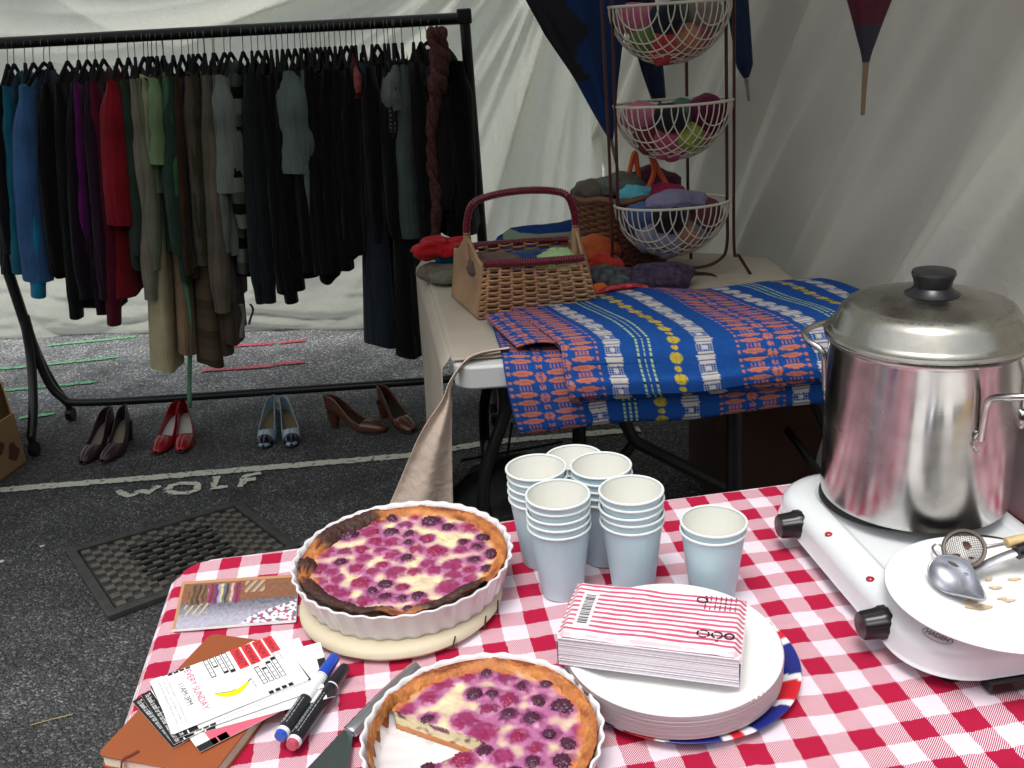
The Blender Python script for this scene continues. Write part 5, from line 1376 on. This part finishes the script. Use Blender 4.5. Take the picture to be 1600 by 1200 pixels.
b = MB(); b.lathe([(r_-.003, PZ1+.001), (r_+.005, PZ1+.0005), (r_+.0065, PZ1+.003), (r_+.005, PZ1+.006), (r_-.001, PZ1+.008), (r_-.004, PZ1+.012), (r_-.012, PZ1+.030), (r_-.018, PZ1+.037), (r_-.030, PZ1+.0415), (r_-.06, PZ1+.047), (.03, PZ1+.0505), (.001, PZ1+.051)], (PCX, PCY), 160); b.build('lid', LDM, root)
b = MB(); kz = PZ1+.0505; b.lathe([(.0005, kz), (.0315, kz-.001), (.032, kz+.0005), (.026, kz+.004), (.0215, kz+.009), (.0225, kz+.016), (.0258, kz+.0255), (.0245, kz+.0285), (.0005, kz+.0298)], (PCX+.002, PCY), 48); b.build('lid_knob', BLACKPL, root)
# droplets of condensation on the shoulder of the lid
b = MB(); rr = random.Random(3)
for k in range(300):
    a = rr.gauss(-2.2, .35) if k % 2 else rr.gauss(-.55, .32); q = r_-.022-abs(rr.gauss(0, .008)); zz = PZ1+.0405+(r_-.03-q)*.16
    b.ico((PCX+q*cos(a), PCY+q*sin(a), zz), rr.uniform(.0004, .0009), 1, (1, 1, .4))
b.build('water_drops', mat('water_drop', (120, 124, 120), .08, .7, var=.02), root)
def pothandle(ca):
    w_ = .42; b = MB(); rad = r_+.004
    def C(a, r2, z): return Vector((PCX+r2*cos(a), PCY+r2*sin(a), z))
    pts = [C(ca-w_, rad, .935), C(ca-w_, rad+.002, .965), C(ca-w_*.98, rad+.006, .988), C(ca-w_*.85, rad+.028, .998), C(ca-w_*.5, rad+.044, 1.001), C(ca, rad+.048, 1.002),
           C(ca+w_*.5, rad+.044, 1.001), C(ca+w_*.85, rad+.028, .998), C(ca+w_*.98, rad+.006, .988), C(ca+w_, rad+.002, .965), C(ca+w_, rad, .935)]
    b.tube(spline(pts, 6), .0042, 10)
    h = b.build('handle', STEEL, root)
    for s_ in (-1, 1):
        b = MB(); a = ca+s_*w_; nrm = Vector((cos(a), sin(a), 0)); M_ = frame(C(a, r_+.0005, .932), (-sin(a), cos(a), 0), (0, 0, 1))
        b.lathe([(.0005, .0035), (.009, .0035), (.0105, .002), (.0105, -.002)], n=24, M=M_ @ Matrix.Diagonal((.8, 1.25, 1, 1))); b.build('weld_pad', STEEL, h)
pothandle(math.radians(-56)); pothandle(math.radians(122))
# white tub on the right behind pot
t = thing('plastic_tub', 'frosted white plastic tub half hidden behind the pot', 'tub', (.79, 1.19, CT))
b = MB(); c_ = (.755, 1.165); b.lathe([(.001, CT+.002), (.072, CT+.002), (.08, CT+.012), (.095, CT+.15), (.098, CT+.152), (.098, CT+.156), (.093, CT+.154), (.078, CT+.014), (.001, CT+.006)], c_, 64); b.build('tub_body', mat('frosted_plastic', (196, 184, 184), .35, var=.05, trans=.3), t)
b = MB(); b.lathe([(.099, CT+.150), (.101, CT+.152), (.101, CT+.162), (.001, CT+.164)], c_, 64); b.build('tub_lid', mat('tub_lid_white', (200, 196, 192), .4), t)

# plate on the hotplate with ladle and strainer
PPZ = CT+.0735
c_ = (.5054, .8753); r0 = .113
prof2 = [(.0005, 0), (r0*.70, 0), (r0*.78, .003), (r0*.95, .009), (r0*.99, .0095), (r0, .008), (r0*.985, .0082), (r0*.94, .0078), (r0*.78, .0018), (r0*.70, -.0012), (.0005, -.0012)]
b = MB(); b.lathe([(q, PPZ+.0015+z) for q, z in prof2], c_, 128); po = b.build('plate', mat('plate_white', (240, 240, 238), .3, var=.015, coat=.3), None, smooth='all'); tag(po, 'shallow white plate with brown drips resting on the hotplate', 'plate')
b = MB()
for (px, py, s, e) in ((1530, 948, .013, .3), (1516, 940, .007, .5), (1556, 918, .008, .3), (1585, 905, .006, .4), (1578, 938, .005, .5), (1566, 935, .004, .6), (1545, 905, .005, .5)):
    p = P(px, py, PPZ+.003); b.prism([(p.x+s*cos(a)*(1+.3*sin(2*a+px)), p.y+s*e*sin(a)*(1+.25*sin(3*a+py))) for a in [k*2*pi/22 for k in range(22)]], PPZ+.0026, PPZ+.0034)
b.build('drips', mat('brown_drip', (206, 182, 150), .25, var=.3, vs=160), po)
LZ = PPZ+.004
root = thing('ladle', 'steel gravy ladle with pointed spout lying on the plate', 'ladle', P(1490, 905, LZ))
SP_ = mat('worn_steel', (190, 192, 198), .42, 1., var=.12, vs=60, rvar=.08)
lc = P(1488, 898, LZ+.017); tip_ = P(1538, 942, LZ+.012); dl = Vector((tip_.x-lc.x, tip_.y-lc.y, 0)).normalized()
LM = frame(lc, dl, Vector((-dl.y, dl.x, 0)))
def bowl(u, v):
    a = 2*pi*u; x = cos(a); y = sin(a); q = v
    rx = .031+(.019*max(0, x)**4); ry = .021
    return LM @ (Matrix.Rotation(math.radians(38), 4, 'X') @ Vector((rx*x*math.sin(q*pi/2), ry*y*math.sin(q*pi/2)*(1-.35*max(0, x)**3), -.022*cos(q*pi/2)+.002)))
b = MB(); b.grid(bowl, 40, 14, closeu=True); b.build('bowl', SP_, root, smooth='all', solid=.0014)
b = MB(); b.tube(spline([P(1512, 900, LZ+.012), P(1530, 888, LZ+.014), P(1562, 872, LZ+.02), P(1600, 858, LZ+.028), P(1660, 838, LZ+.036)], 6), .0062, 8, flat=.4); b.build('handle', SP_, root)
b = MB(); b.tube([P(1588, 863, LZ+.027), P(1620, 852, LZ+.032), P(1700, 826, LZ+.042)], .0085, 10); b.build('grip', BLACKPL, root)
root = thing('tea_strainer', 'small round mesh strainer with wooden handle beside the ladle', 'strainer', P(1507, 857, LZ+.02))
rc = P(1506, 857, LZ+.030)
cd = (Vector((0, 0, CAMH))-rc).normalized(); nrm = (cd*.8+Vector((-.15, 0, .5))).normalized()
RM = frame(rc, nrm.cross(Vector((0, 0, 1))), Vector((0, 0, 1)).cross(nrm).cross(nrm)*-1)
RQ = Matrix.Translation(rc) @ Matrix.Diagonal((.86, .86, .86, 1)) @ nrm.to_track_quat('Z', 'Y').to_matrix().to_4x4()
b = MB(); b.tube([RQ @ Vector((.0245*cos(a), .0245*sin(a), 0)) for a in [k*2*pi/44 for k in range(44)]], .0024, 8, closed=True); b.tube([RQ @ Vector((.0245*cos(a), .0245*sin(a), -.004)) for a in [k*2*pi/44 for k in range(44)]], .0018, 8, closed=True); b.build('ring', mat('dull_steel', (120, 112, 104), .4, .9, var=.3), root)
b = MB()
for k in range(-11, 12):
    o_ = k*.0021; h_ = math.sqrt(max(0, .0240**2-o_**2))
    for ax in (0, 1):
        pts = []
        for j in range(13):
            s = -h_+2*h_*j/12; q = math.hypot(s, o_)/.024; z = -.013*(1-q*q)-.002; pts.append(RQ @ (Vector((s, o_, z)) if ax else Vector((o_, s, z))))
        b.tube(pts, .00042, 3)
b.build('mesh_bowl', mat('mesh_wire', (150, 146, 138), .4, .8), root)
b = MB(); b.ico(RQ @ Vector((.001, .009, -.010)), .0042, 2, (1, 1.6, .6), lambda p: crumple(p, 4, .5, 3)); b.ico(RQ @ Vector((-.008, -.008, -.010)), .003, 2, (1.6, 1, .5)); b.ico(RQ @ Vector((.01, -.006, -.011)), .0025, 1, (1.6, 1, .5)); b.build('pulp', mat('brown_pulp', (78, 50, 34), .6), root)
b = MB(); b.tube(spline([P(1541, 850, LZ+.03), P(1556, 850, LZ+.03), P(1572, 848, LZ+.03)], 4), .0014, 5); b.tube(spline([P(1541, 856, LZ+.03), P(1556, 853, LZ+.03), P(1572, 850, LZ+.03)], 4), .0014, 5); b.build('handle_wire', STEEL, root)
b = MB(); b.tube(spline([P(1571, 849, LZ+.03), P(1580, 847, LZ+.031), P(1600, 843, LZ+.034), P(1680, 828, LZ+.042)], 4), [.003]+[.0062]*12, 10); b.build('wooden_handle', mat('pale_wood', (206, 176, 122), .5, var=.15, vs=60), root)
b = MB(); b.tube(spline([P(1478, 862, LZ+.012), P(1466, 850, LZ+.014), P(1457, 856, LZ+.012), P(1464, 868, LZ+.008), P(1480, 880, LZ+.006)], 5), .0014, 5); b.build('rest_hook', STEEL, root)

# ------------------------------------------------------------------ notebook, flyers, cards, markers, slice
NBZ = CT+.016
nA, nB_, nC = P(178, 1172, NBZ), P(330, 990, NBZ), P(520, 1016, NBZ)
exn = (nC-nB_); eyn = (nB_-nA); NBW = exn.length; exn.normalize(); NBL = .21
# page block and soft cover
NBM = frame((nB_.x, nB_.y, CT), exn, (nB_-nA)); 
root = thing('notebook', 'tan brown leather bound notebook under the fanned flyers', 'notebook', (nB_.x, nB_.y, CT))
BRN = mat('tan_leather', (146, 76, 38), .5, var=.1, vs=10, bump=.25, bs=240, dist=.0006)
def rr_(x0, y0, x1, y1, r): return rrect(x0, y0, x1, y1, r, 6)
NBW = .136
b = MB(); b.prism(rr_(0, -NBL, NBW, 0, .009), .0145, .0165, NBM); b.build('cover', BRN, root, bevel=.0007)
b = MB(); b.prism(rr_(0, -NBL, NBW, 0, .009), .0002, .0018, NBM); b.build('cover', BRN, root)
b = MB()
for k in range(14): b.prism(rr_(.0015+.0004*(k % 2), -NBL+.002, NBW-.002-.0003*(k % 3), -.002, .008), .002+k*.0009, .0027+k*.0009, NBM)
b.build('pages', mat('page_cream', (226, 218, 196), .8), root)
b = MB(); b.tube(spline([NBM @ Vector(q) for q in ((.042, -.196, .0168), (.038, -.204, .0172), (.033, -.21, .0166), (.031, -.2125, .009), (.030, -.2122, .002))], 4), .0022, 6, flat=.4)
b.build('elastic_loop', mat('dark_elastic', (96, 38, 26), .7), root)

FZ = NBZ+.001
CARDM = mat('white_card', (238, 238, 236), .5, var=.02); REDP = mat('red_print', (222, 52, 62), .5, var=.05); YELP = mat('yellow_print', (236, 222, 20), .5); PKP = mat('pink_lettering', (192, 70, 118), .5); BKP = mat('black_lettering', (24, 24, 28), .5)
fA = P(234, 1064, FZ+.010); fB = P(441, 996, FZ+.010); fC = P(273, 1153, FZ+.010)
FLN = (fB-fA).length; FWD = (fC-fA).length
print('flyer size', FLN, FWD)
FLN, FWD = .148, .105
def flyer(z, dx, dy, ang, label, full=False, style=0):
    ea = (fB-fA).normalized(); eb = (fC-fA); 
    # x axis = reading direction (b), y axis = up of the letters (a)
    M_ = frame((fA.x, fA.y, z), eb, ea)   # x ~ b, y ~ a
    if M_.to_3x3().col[2].z < 0: pass
    M_ = Matrix.Translation((dx, dy, 0)) @ Matrix.Translation((fA.x, fA.y, 0)) @ Matrix.Rotation(ang, 4, 'Z') @ Matrix.Translation((-fA.x, -fA.y, 0)) @ M_
    zs = 1 if M_.to_3x3().col[2].z > 0 else -1
    root = thing('flyer', label, 'flyer', M_ @ Vector((FWD/2, FLN/2, 0)), 0, 'flyers fanned out on the notebook')
    b = MB(); b.prism([(0, 0), (FWD, 0), (FWD, FLN), (0, FLN)], -.0003*zs, .0003*zs, M_); b.build('card', CARDM, root, smooth=False)
    zt = .00045*zs
    def flat(b, x0, y0, x1, y1, k=0):
        i = len(b.v)
        for x, y in ((x0, y0), (x1, y0), (x1, y1), (x0, y1)): b.vert(M_ @ Vector((x*FWD, y*FLN, zt+k*zs)))
        b.face((i, i+1, i+2, i+3) if zs > 0 else (i+3, i+2, i+1, i))
    def txt(b, s, x0, x1, y0, y1):
        me = text_mesh(s, 1.0, 1.0, depth=0.0); xs = [v.co.x for v in me.vertices]; ys = [v.co.y for v in me.vertices]
        kx = (x1-x0)*FWD/(max(xs)-min(xs)); ky = (y1-y0)*FLN/(max(ys)-min(ys)); i = len(b.v)
        for v in me.vertices: b.vert(M_ @ Vector((x0*FWD+(v.co.x-min(xs))*kx, y0*FLN+(v.co.y-min(ys))*ky, zt+.0001*zs)))
        for p in me.polygons: b.face([i+q for q in p.vertices])
    bk, rd = MB(), MB()
    if style == 1:   # reverse side: black strips with white lettering
        
        for q in ((0, 0, 1, .075), (0, .085, 1, .15), (.3, .94, 1, 1)): bk = MB(); flat(bk, *q); bk.build('black_band', BKP, root, smooth=False)
        b = MB(); txt(b, 'To book a stall or for further information on', .04, .98, .02, .06); b.build('lettering', CARDM, root, smooth=False); b = MB(); txt(b, 'future dates, call us or email the market', .04, .9, .1, .135); b.build('lettering', CARDM, root, smooth=False)
    elif style == 2:
        for k in range(4): flat(rd, -.0, .5+.095*k, .34, .58+.095*k)
        rd.build('red_block', REDP, root, smooth=False)
        for k in range(3): flat(bk, .0, .08+.05*k, .035, .12+.05*k)
        for k in range(3): flat(bk, .90, .08+.05*k, 1, .12+.05*k)
        bk.build('black_band', BKP, root, smooth=False)
    elif style == 3:
        b = MB(); flat(b, 0, .1, 1, .9); b.build('pink_block', mat('pink_print', (226, 96, 118), .5, var=.05), root, smooth=False)
        flat(bk, .9, 0, 1, .14); bk.build('black_band', BKP, root, smooth=False); bk = MB(); flat(bk, .9, .15, 1, .22); bk.build('black_band', BKP, root, smooth=False)
    if full:
        for k in range(4): flat(rd, -.0 if k else -.0, .61+.088*k, (.40, .40, .37, .33)[k], .685+.088*k)
        rd.build('red_block', REDP, root, smooth=False)
        b = MB(); txt(b, 'MARKET', .04, .37, .625, .672); txt(b, 'MORNING', .02, .38, .713, .76); txt(b, 'SUNDAY', .03, .35, .801, .848); txt(b, 'SUNDAY', .03, .31, .889, .93); b.build('lettering', BKP, root, smooth=False)
        b = MB(); txt(b, 'EVERY SUNDAY', .055, .83, .245, .295); b.build('lettering', PKP, root, smooth=False)
        b = MB(); txt(b, '11AM-3PM', .25, .66, .165, .207); b.build('lettering', mat('grey_lettering', (70, 70, 74), .5), root, smooth=False)
        b = MB(); txt(b, 'Some stalls are available on a one off basis for anyone', .05, .92, .108, .122); b.build('lettering', GREY, root, smooth=False); b = MB(); txt(b, 'in the community. A few free stalls are available for', .08, .90, .078, .092); b.build('lettering', GREY, root, smooth=False); b = MB(); txt(b, 'charities and local organisations. Please book in advance', .05, .90, .046, .060); b.build('lettering', GREY, root, smooth=False); b = MB()
        txt(b, 'London E5', .28, .52, .875, .892); b.build('lettering', GREY, root, smooth=False); b = MB(); txt(b, 'School', .22, .50, .915, .935); b.build('lettering', GREY, root, smooth=False); b = MB(); txt(b, 'see next week', .62, .80, .64, .655); b.build('lettering', GREY, root, smooth=False)
        for (y0, x1) in ((.40, .36), (.447, .20), (.494, .37), (.541, .40)):
            flat(bk, -.0, y0, x1, y0+.038)
        for (y0, x0) in ((.70, .46), (.747, .52), (.794, .44), (.841, .40)): flat(bk, x0, y0, .80, y0+.038)
        for k in range(4): flat(bk, .945, .70+.05*k, 1, .735+.05*k)
        for k in range(4): flat(bk, 0, .13+.045*k, .035, .165+.045*k)
        bk.build('black_boxes', BKP, root, smooth=False)
        b = MB()
        for (y0, x1) in ((.40, .36), (.447, .20), (.494, .34), (.541, .36)):
            x = .012
            while x < x1-.02: w_ = min(.075, x1-.012-x); flat(b, x, y0+.006, x+w_, y0+.032, .00006); x += w_+.01
        b.build('white_cells', CARDM, root, smooth=False); b = MB()
        for (y0, x0) in ((.70, .48), (.747, .56), (.794, .49), (.841, .46)):
            x = x0
            while x < .78: w_ = min(.075, .79-x); flat(b, x, y0+.006, x+w_, y0+.032, .00006); x += w_+.01
        b.build('white_cells', CARDM, root, smooth=False)
        # plain yellow banana shape
        b = MB(); pts = []
        n_ = 14
        for k in range(n_+1):
            s = k/n_; y = .37+.245*s; x = .66+.10*sin(s*pi)*.9+.04*s*0; w_ = .056*math.sin(pi*min(1, .12+.80*s))**.6
            pts.append((x-w_*.8, x+w_*.8, y))
        for a_, c_ in zip(pts[:-1], pts[1:]):
            i = len(b.v)
            for x, y in ((a_[0], a_[2]), (a_[1], a_[2]), (c_[1], c_[2]), (c_[0], c_[2])): b.vert(M_ @ Vector((x*FWD, y*FLN, zt)))
            b.face((i, i+1, i+2, i+3))
        b.build('banana_print', YELP, root, smooth=False)
        b = MB(); b.tube([M_ @ Vector(((.655)*FWD+.002*0, .615*FLN, zt)), M_ @ Vector((.62*FWD, .64*FLN, zt))], .0007, 4); b.tube([M_ @ Vector(((p_[0]-.004)*FWD, p_[2]*FLN, zt)) for p_ in pts[:9]], .0005, 4, flat=.4); b.build('banana_outline', BKP, root, smooth=False)
    return root
flyer(FZ+.0008, -.014, -.022, .18, 'lowest flyer with black strip poking out at far left', style=1)
flyer(FZ+.0020, .022, -.028, .12, 'flyer with pink print showing below the top flyer', style=3)
flyer(FZ+.0032, .040, .014, -.22, 'flyer with black strip poking out at the upper right', style=1)
flyer(FZ+.0044, -.006, -.016, .10, 'flyer with black strip second from the left edge of fan', style=1)
flyer(FZ+.0056, .020, .006, -.10, 'flyer with red blocks peeping out on the upper right', style=2)
flyer(FZ+.0068, .002, -.006, .04, 'flyer with black strip directly beneath the top flyer', style=1)
flyer(FZ+.0080, -.0, .004, -.03, 'white flyer with red blocks just behind the top flyer', style=2)
flyer(FZ+.0092, 0, 0, 0, 'topmost white flyer reading EVERY SUNDAY with yellow banana', full=True)

# photo cards
def paint_card(poly4, z, name, label, fn, nu=220, nv=120, n_stack=3):
    A, B2, C2, D2_ = [P(x, y, z) for x, y in poly4]
    b = MB()
    b.grid(lambda u, v: ((A*(1-u)+B2*u)*(1-v)+(D2_*(1-u)+C2*u)*v, fn(u, v)), nu, nv)
    root = thing(name, label, 'photo card', (A+C2)/2)
    b.build('photo_print', mat('photo_gloss', (0, 0, 0), .3, vcol=True, var=.02, coat=.3), root)
    b = MB()
    q = [(A.x, A.y), (D2_.x, D2_.y), (C2.x, C2.y), (B2.x, B2.y)]
    for k in range(n_stack): b.prism([(x+.0006*(k % 2), y-.0005*k) for x, y in q], z-.0012*(k+1), z-.0012*k-.0003)
    b.build('card_stack', CARDM, root, smooth=False)
    return root
def shop(u, v):
    n_ = nz(u*40, v*18)
    dres = [(178, 60, 120), (92, 60, 110), (110, 120, 140), (220, 200, 190), (150, 50, 100), (226, 222, 150), (160, 120, 80), (120, 50, 40), (180, 160, 200), (60, 60, 60)]
    if v < .06 or u < .025: return lin((190, 140, 96))
    top = .10; hangb = .52+.08*nz(u*25, 3)
    if .08 < u < .52 and top < v < hangb:
        k = int((u+.02*nz(u*8, v*6))*46); c_ = dres[(k*7+3) % 10] if u > .24 else [(150, 110, 70), (96, 60, 40), (120, 96, 60), (70, 40, 36)][k % 4]
        return mix(lin(c_), lin((60, 40, 40)), .3+.3*n_)
    if .55 < u < .72 and .08 < v < .34:
        return lin([(200, 170, 120), (140, 60, 90), (90, 120, 110), (180, 140, 90)][int(u*60+v*20) % 4])
    if .06 < u < .26 and .52 < v < .74 and (int(u*70+v*20) % 4 == 0): return lin((206, 190, 130))
    if u > .8-.5*(v-.5) and v > .32 and v > .9-.75*(u-.55): 
        return lin((232, 228, 232)) if nz(u*30, v*18, 5) > -.05 else lin((190, 50, 110) if n_ > 0 else (70, 130, 140))
    if v < .5: return mix(lin((110, 70, 46)), lin((150, 100, 70)), .5+.5*n_)
    fl = mix(lin((96, 92, 104)), lin((176, 174, 190)), sm(.45, .95, v)+.3*n_)
    return fl
paint_card([(285, 909), (466, 897), (462, 968), (269, 983)], CT+.0045, 'postcard_stack', 'stack of glossy postcards showing a clothes shop beside the tart', shop)

def marker(pa, pb, cap, body, end, label, z, capfrac=.27, clearend=False, white=False):
    a = P(*pa, z); c_ = P(*pb, z); d = (c_-a); L_ = d.length
    root = thing('marker_pen', label, 'pen', (a+c_)/2, 0, 'marker pens beside the notebook')
    f = lambda s: a+d*s
    b = MB(); b.tube([f(0), f(.01), f(.03), f(capfrac-.01), f(capfrac)], [.004, .0062, .0066, .0073, .0072], 20); b.build('cap', mat('cap_%d_%d_%d' % cap, cap, .3, coat=.3), root)
    b = MB(); b.tube([f(capfrac), f(capfrac+.015)], [.0075, .0075], 20); b.build('white_ring', mat('marker_white', (226, 228, 230), .3), root)
    b = MB(); b.tube([f(.93), f(.965)], [.0076, .0074], 20); b.build('white_ring', mat('marker_white', (226, 228, 230), .3), root)
    b = MB(); b.tube([f(capfrac+.015), f(.62), f(.93)], .0077, 20); b.build('barrel', mat('barrel_%d' % body[0], body, .3, coat=.2), root)
    if white: b = MB(); b.tube([f(capfrac+.02), f(.56)], .00785, 20); b.build('label_panel', mat('marker_white', (226, 228, 230), .3), root)
    b = MB(); b.tube([f(.965), f(.97), f(1.0)], [.0068, .0068, .0060], 20); b.build('end_plug', mat('plug_%d_%d_%d' % end, end, .3, coat=.3), root)
    # small printed lines running along the barrel
    b = MB(); up_ = Vector((0, 0, 1)); sd2 = d.normalized().cross(up_)
    for k in range(4):
        an = math.radians(100-28*k); o_ = up_*sin(an)*.0079+sd2*cos(an)*.0079; s = .60 if white else .42
        while s < .88: e_ = s+R.uniform(.012, .04); b.tube([f(s)+o_, f(min(e_, .89))+o_], .00028, 4); s = e_+.012
    b.build('small_print', mat('marker_white', (226, 228, 230), .3), root)
marker((524, 1026), (437, 1152), (24, 70, 178), (30, 32, 38), (28, 74, 180), 'marker pen with bright blue cap, left one of the two pens', CT+.020, white=True)
marker((540, 1042), (455, 1166), (20, 20, 24), (24, 24, 28), (190, 70, 90), 'marker pen with black cap, right one of the two pens', CT+.014)

# cake slice
root = thing('cake_slice', 'steel cake slice with rounded handle tucked beside the cut tart', 'cake slice', P(560, 1120, CT))
b = MB(); b.tube(spline([P(652, 1042, CT+.012), P(645, 1048, CT+.012), P(600, 1090, CT+.012), P(558, 1133, CT+.012), P(545, 1146, CT+.011)], 5), [.004]+[.0085]*4+[.0092]*14+[.0088, .007], 16, flat=.75); b.build('handle', mat('satin_steel', (196, 196, 200), .25, 1., var=.04), root)
b = MB(); pl = [P(x, y, CT+.008) for x, y in ((540, 1136), (552, 1148), (545, 1195), (500, 1262), (420, 1262), (490, 1190))]
b.prism([(p.x, p.y) for p in pl], CT+.0065, CT+.0085); b.build('blade', mat('dark_steel_blade', (120, 132, 132), .3, 1., var=.05), root, bevel=.0005)

# ------------------------------------------------------------------ unseen building behind the camera, added to brown the pot's reflections
t = thing('reflection_building', 'brown brick school building behind the photographer mirrored in the pot', 'building', (0, -9, 0))
BW = mat('brown_brick', (104, 78, 62), .9, var=.3, vs=3)
b = MB(); b.box((0, -9.5, 3), (26, 1, 6)); b.build('wall', BW, t, smooth=False)
for k in range(-4, 5):
    for z in (1.6, 4.4):
        b = MB(); b.box((k*2.7, -8.98, z), (1.3, .06, 1.7)); w_ = b.build('window', mat('window_frame_white', (196, 196, 192), .5), t, smooth=False)
        b = MB(); b.box((k*2.7, -8.94, z), (1.14, .03, 1.5)); b.build('pane', mat('dark_pane', (40, 46, 52), .1), w_, smooth=False)
print('objects', len(bpy.data.objects), 'polys', sum(len(o.data.polygons) for o in bpy.data.objects if o.type == 'MESH'))
